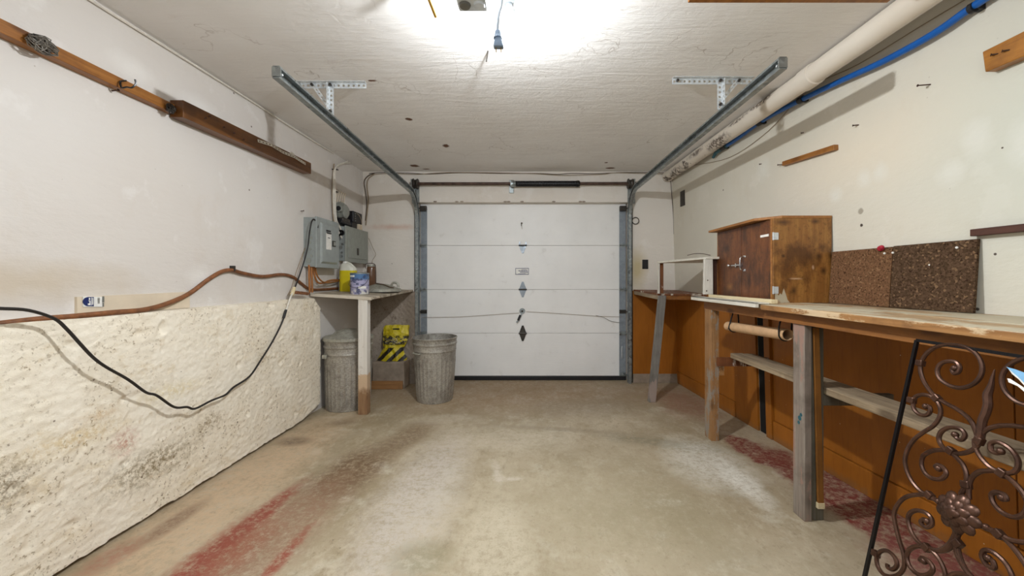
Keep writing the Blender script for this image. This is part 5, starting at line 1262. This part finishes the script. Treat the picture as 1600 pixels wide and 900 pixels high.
link('bare_patch', MB().add([(X_+0.008, Yn-0.0132, Z0+0.002), (X_+0.10, Yn-0.0132, Z0+0.002), (X_+0.085, Yn-0.0132, Z0+0.02), (X_+0.075, Yn-0.0132, Z0+0.055), (X_+0.062, Yn-0.0132, Z0+0.09), (X_+0.05, Yn-0.0132, Z0+0.05), (X_+0.04, Yn-0.0132, Z0+0.06), (X_+0.03, Yn-0.0132, Z0+0.045), (X_+0.015, Yn-0.0132, Z0+0.07), (X_+0.008, Yn-0.0132, Z0+0.055)], [tuple(range(10))]), M['bench'], t)

# ------------------------------------------------------------------ cork boards
def cork(y0, y1, z1, lean, mat, label, thick=0.014):
    p = []
    for z, l in ((1.0862, 0.022), (z1, 0.006)):
        for (yy) in (y0, y1): p.append(None)
    z0 = 1.0866
    P = [(XR(y0, z0)-0.036-thick, y0, z0), (XR(y0, z0)-0.036, y0, z0), (XR(y1, z0)-0.036, y1, z0), (XR(y1, z0)-0.036-thick, y1, z0),
         (XR(y0, z1)-0.006-thick, y0, z1), (XR(y0, z1)-0.006, y0, z1), (XR(y1, z1)-0.006, y1, z1), (XR(y1, z1)-0.006-thick, y1, z1)]
    return single('cork_board', MB().hexa(P), mat, label, 'cork board', bev=0.002)
cork(2.005, 2.375, 1.402, 0, M['cork1'], 'lighter brown cork board leaning on the wall beside the cabinet')
cork(1.645, 2.000, 1.405, 0, M['cork2'], 'darker cork board with white pins, leaning on the wall at the right')
random.seed(5)
for i, (px, py, lab) in enumerate(((1382, 396, 'white pin at the upper right corner of the lighter cork board'), (1395, 395, 'white pin at the upper left corner of the darker cork board'), (1495, 387, 'white pin at the upper right corner of the darker cork board'), (1453, 414, 'white pin near the middle of the darker cork board'))):
    c = on_right(px, py, 0.026)
    single('push_pin', MB().sphere(c, 0.0058, 10, 6), M['whiteprint'], lab, 'pin', smooth=True)
c = on_right(1376, 388, 0.03); single('red_rosette', MB().sphere(c, 0.020, 14, 8, (0.5, 1.0, 0.75)).sphere(c+Vector((-0.006, -0.012, 0.004)), 0.012, 10, 6), M['redpaint'], 'small crumpled red rosette on the top edge of the cork boards', 'rosette', smooth=True)

# ------------------------------------------------------------------ wrought iron grille leaning on the bench
T = Vector((1.333, 1.318, 1.022)); Bt = Vector((1.108, 1.318, 0.006))
U = Vector((0, -1, 0)); V = (Bt-T).normalized(); Nn = U.cross(V).normalized(); CAMP = Vector((0, 0, CAMZ))
def uv(px, py):
    d = Vector(((px-CX)/FPX, 1, -(py-CY)/FPX)); s = (T-CAMP).dot(Nn)/d.dot(Nn); p = CAMP+d*s-T
    return (p.dot(U), p.dot(V))
def A(x, y): return uv(1340+x/4.738, 520+y/4.738)
def Bc(x, y): return uv(1340+x/4.738, 710+y/4.738)
def W3(u, v, w=0.0): return T+U*u+V*v+Nn*w
g = thing('iron_grille', 'rust brown wrought iron scrollwork grille leaning against the workbench', 'grille', tuple(Bt))
uax = (A(1015, 270)[0]*0.3+A(910, 780)[0]*0.7); uf, vf = Bc(750, 430); ua = (uax+uf)/2
H = (Bt-T).length
S = []
S.append([A(*p) for p in ((720,262),(700,275),(715,300),(745,290),(756,255),(735,222),(690,210),(640,217),(603,245),(590,290),(610,340),(660,380),(730,405),(800,403),(870,370),(915,310),(922,240),(890,170),(830,120),(750,95),(660,88),(580,105),(515,150),(475,210),(464,270),(482,340),(522,410),(580,475),(650,520),(730,562),(800,612),(850,670),(880,740),(895,790))])
S.append([A(*p) for p in ((505,545),(530,545),(537,580),(510,610),(460,605),(422,570),(410,520),(430,475),(480,458),(540,470),(590,510),(615,570),(605,630),(560,690),(490,735),(420,790),(372,860),(352,930))]+[Bc(*p) for p in ((355,80),(372,140),(410,210),(470,275),(540,315),(620,370))])
S.append([A(*p) for p in ((722,755),(742,785),(775,790),(795,755),(770,718),(720,702),(665,705),(618,735),(602,785),(622,835),(672,875),(740,895),(820,882),(880,845),(905,800))])
S.append([Bc(*p) for p in ((600,105),(578,92),(600,78),(640,105),(655,145),(620,180),(560,180),(505,145),(475,85),(480,25))]+[A(*p) for p in ((505,895),(560,872),(625,868),(680,878),(740,930))]+[Bc(*p) for p in ((785,85),(808,160),(795,235),(762,300))])
S.append([Bc(*p) for p in ((600,350),(530,308),(440,298),(350,320),(292,380),(270,450),(285,540),(310,640),(342,740),(345,830),(310,885),(250,905),(190,885),(150,830),(142,765),(172,718),(222,715),(270,755),(292,815),(265,850),(225,840),(222,812))])
S.append([Bc(*p) for p in ((515,495),(490,480),(470,505),(505,538),(548,522),(545,470),(500,430),(435,415),(385,440),(375,500),(400,580),(450,650),(520,692),(600,716),(670,700),(710,650),(722,560),(715,500))])
S.append([Bc(*p) for p in ((490,790),(465,785),(480,768),(530,795),(558,850),(520,892),(450,888),(392,840),(365,770),(378,712),(430,682),(490,685),(545,712),(600,770),(640,850),(650,915),(640,990))])
S.append([Bc(*p) for p in ((750,520),(740,600),(742,690),(765,780),(800,850),(860,915))])
def vmax_ok(P): return [(u, v) for (u, v) in P if v < H-0.02]
tris = 0
def scroll(P, r=0.0062):
    P = vmax_ok(P)
    if len(P) < 4: return
    pts = cr([W3(u, v, 0.0) for u, v in P], 5)
    n = len(pts); rr = [r]*n
    link('scroll', MB().tube(pts, rr, 8), M['iron'], g, smooth=True)
    e = P[0]; link('scroll_tip', MB().sphere(W3(e[0], e[1]), 0.0095, 10, 7), M['iron'], g, smooth=True)
for P in S:
    scroll(P); scroll([(2*ua-u, v) for u, v in P])
# the big top scrolls repeat upside down below the rosette, out of the picture
for P in S[:1]:
    Q = [(u, 2*vf-v) for u, v in P]; scroll(Q); scroll([(2*ua-u, v) for u, v in Q])
def gbar(name, p, q, r=0.0095): link(name, MB().beam(W3(*p), W3(*q), r, r, Nn), M['blackmetal'], g)
gbar('side_bar', (0, 0), (0, H)); gbar('side_bar', (2*ua, 0), (2*ua, H)); gbar('top_bar', (0, 0), (2*ua, 0)); gbar('bottom_bar', (0, H-0.05), (2*ua, H-0.05))
sp = [A(*p) for p in ((1015,270),(1000,330),(985,400),(962,460),(965,530),(950,590),(925,650),(915,720),(905,790))]
pts = cr([W3(u, v) for u, v in sp], 4); n = len(pts)
link('spike', MB().tube(pts, [0.0015+0.0085*min(1, i/(n*0.35)) for i in range(n)], 8), M['iron'], g, smooth=True)
# collars
for (u, v), ang in ((A(585, 485), 0.6), (A(465, 225), 1.5), (A(400, 500), 1.5), (A(900, 800), 0.2), (A(690, 875), 0.3), (Bc(530, 303), 0.4), (Bc(805, 225), 1.3), (Bc(1070, 140), 0.3), (Bc(510, 690), 0.4), (Bc(745, 660), 0.5), (Bc(1045, 590), 0.5), (Bc(135, 735), 1.5)):
    c = W3(u, v); dd = (U*math.cos(ang)+V*math.sin(ang)); 
    cl = MB().beam(c-dd*0.010, c+dd*0.010, 0.022, 0.018, Nn)
    link('collar', cl, M['iron'], g, bev=0.003)
# rosette: overlapping hammered leaves
uf2 = ua
random.seed(4); kk = 0
for ring, (R, cnt, sz) in enumerate(((0.036, 9, 0.022), (0.022, 7, 0.018), (0.008, 4, 0.014))):
    for k in range(cnt):
        q = 2*math.pi*(k+0.5*ring)/cnt
        c = W3(uf2+R*math.cos(q), vf+R*math.sin(q)); hgt = 0.012+0.010*ring
        for sg in (1, -1):
            pass
        er = U*math.cos(q)+V*math.sin(q); et = U*-math.sin(q)+V*math.cos(q)
        m2 = MB(); m2.sphere((0, 0, 0), 1, 12, 8)
        for vv in m2.v:
            x, y, z = vv; p = c+er*(x*sz)+et*(y*sz*0.8)+Nn*(-(hgt)+z*sz*0.42+0.25*sz*x*0.8); vv.x, vv.y, vv.z = p
        link('rosette_leaf', m2, M['iron'], g, smooth=True)
link('rosette_boss', MB().sphere(W3(uf2, vf), 0.03, 14, 8, (0.7, 1, 1)), M['iron'], g, smooth=True)

# folded papers behind the grille at the right edge
P0 = uv(1580, 575); P1 = uv(1606, 587); P2 = uv(1606, 598); P3 = uv(1592, 590)
t = thing('folded_papers', 'pale blue and white paper corners poking through the grille at the right edge', 'paper', tuple(W3(P0[0]+0.06, P0[1]+0.05, -0.02)))
def sheet(name, P, w, mat, th=0.0015):
    n = len(P); link(name, MB().add([W3(u, v, w) for u, v in P]+[W3(u, v, w-th) for u, v in P], [tuple(range(n))[::-1], tuple(range(n, 2*n))]+[(i, (i+1) % n, n+(i+1) % n, n+i) for i in range(n)]), mat, t)
sheet('white_fold', [uv(1580.5, 575.5), uv(1606, 589), uv(1640, 640), uv(1598, 594), uv(1588, 586)], -0.010, M['whitepaper'])
sheet('blue_sheet', [uv(1580, 575), uv(1592, 578), uv(1625, 590), uv(1640, 630), uv(1598, 590)], -0.0125, M['bluepaper'])
sheet('lower_sheet', [uv(1582, 593), uv(1586, 593.5), uv(1640, 628), uv(1640, 640), uv(1598, 605), uv(1584, 599)], -0.013, M['whitepaper'])
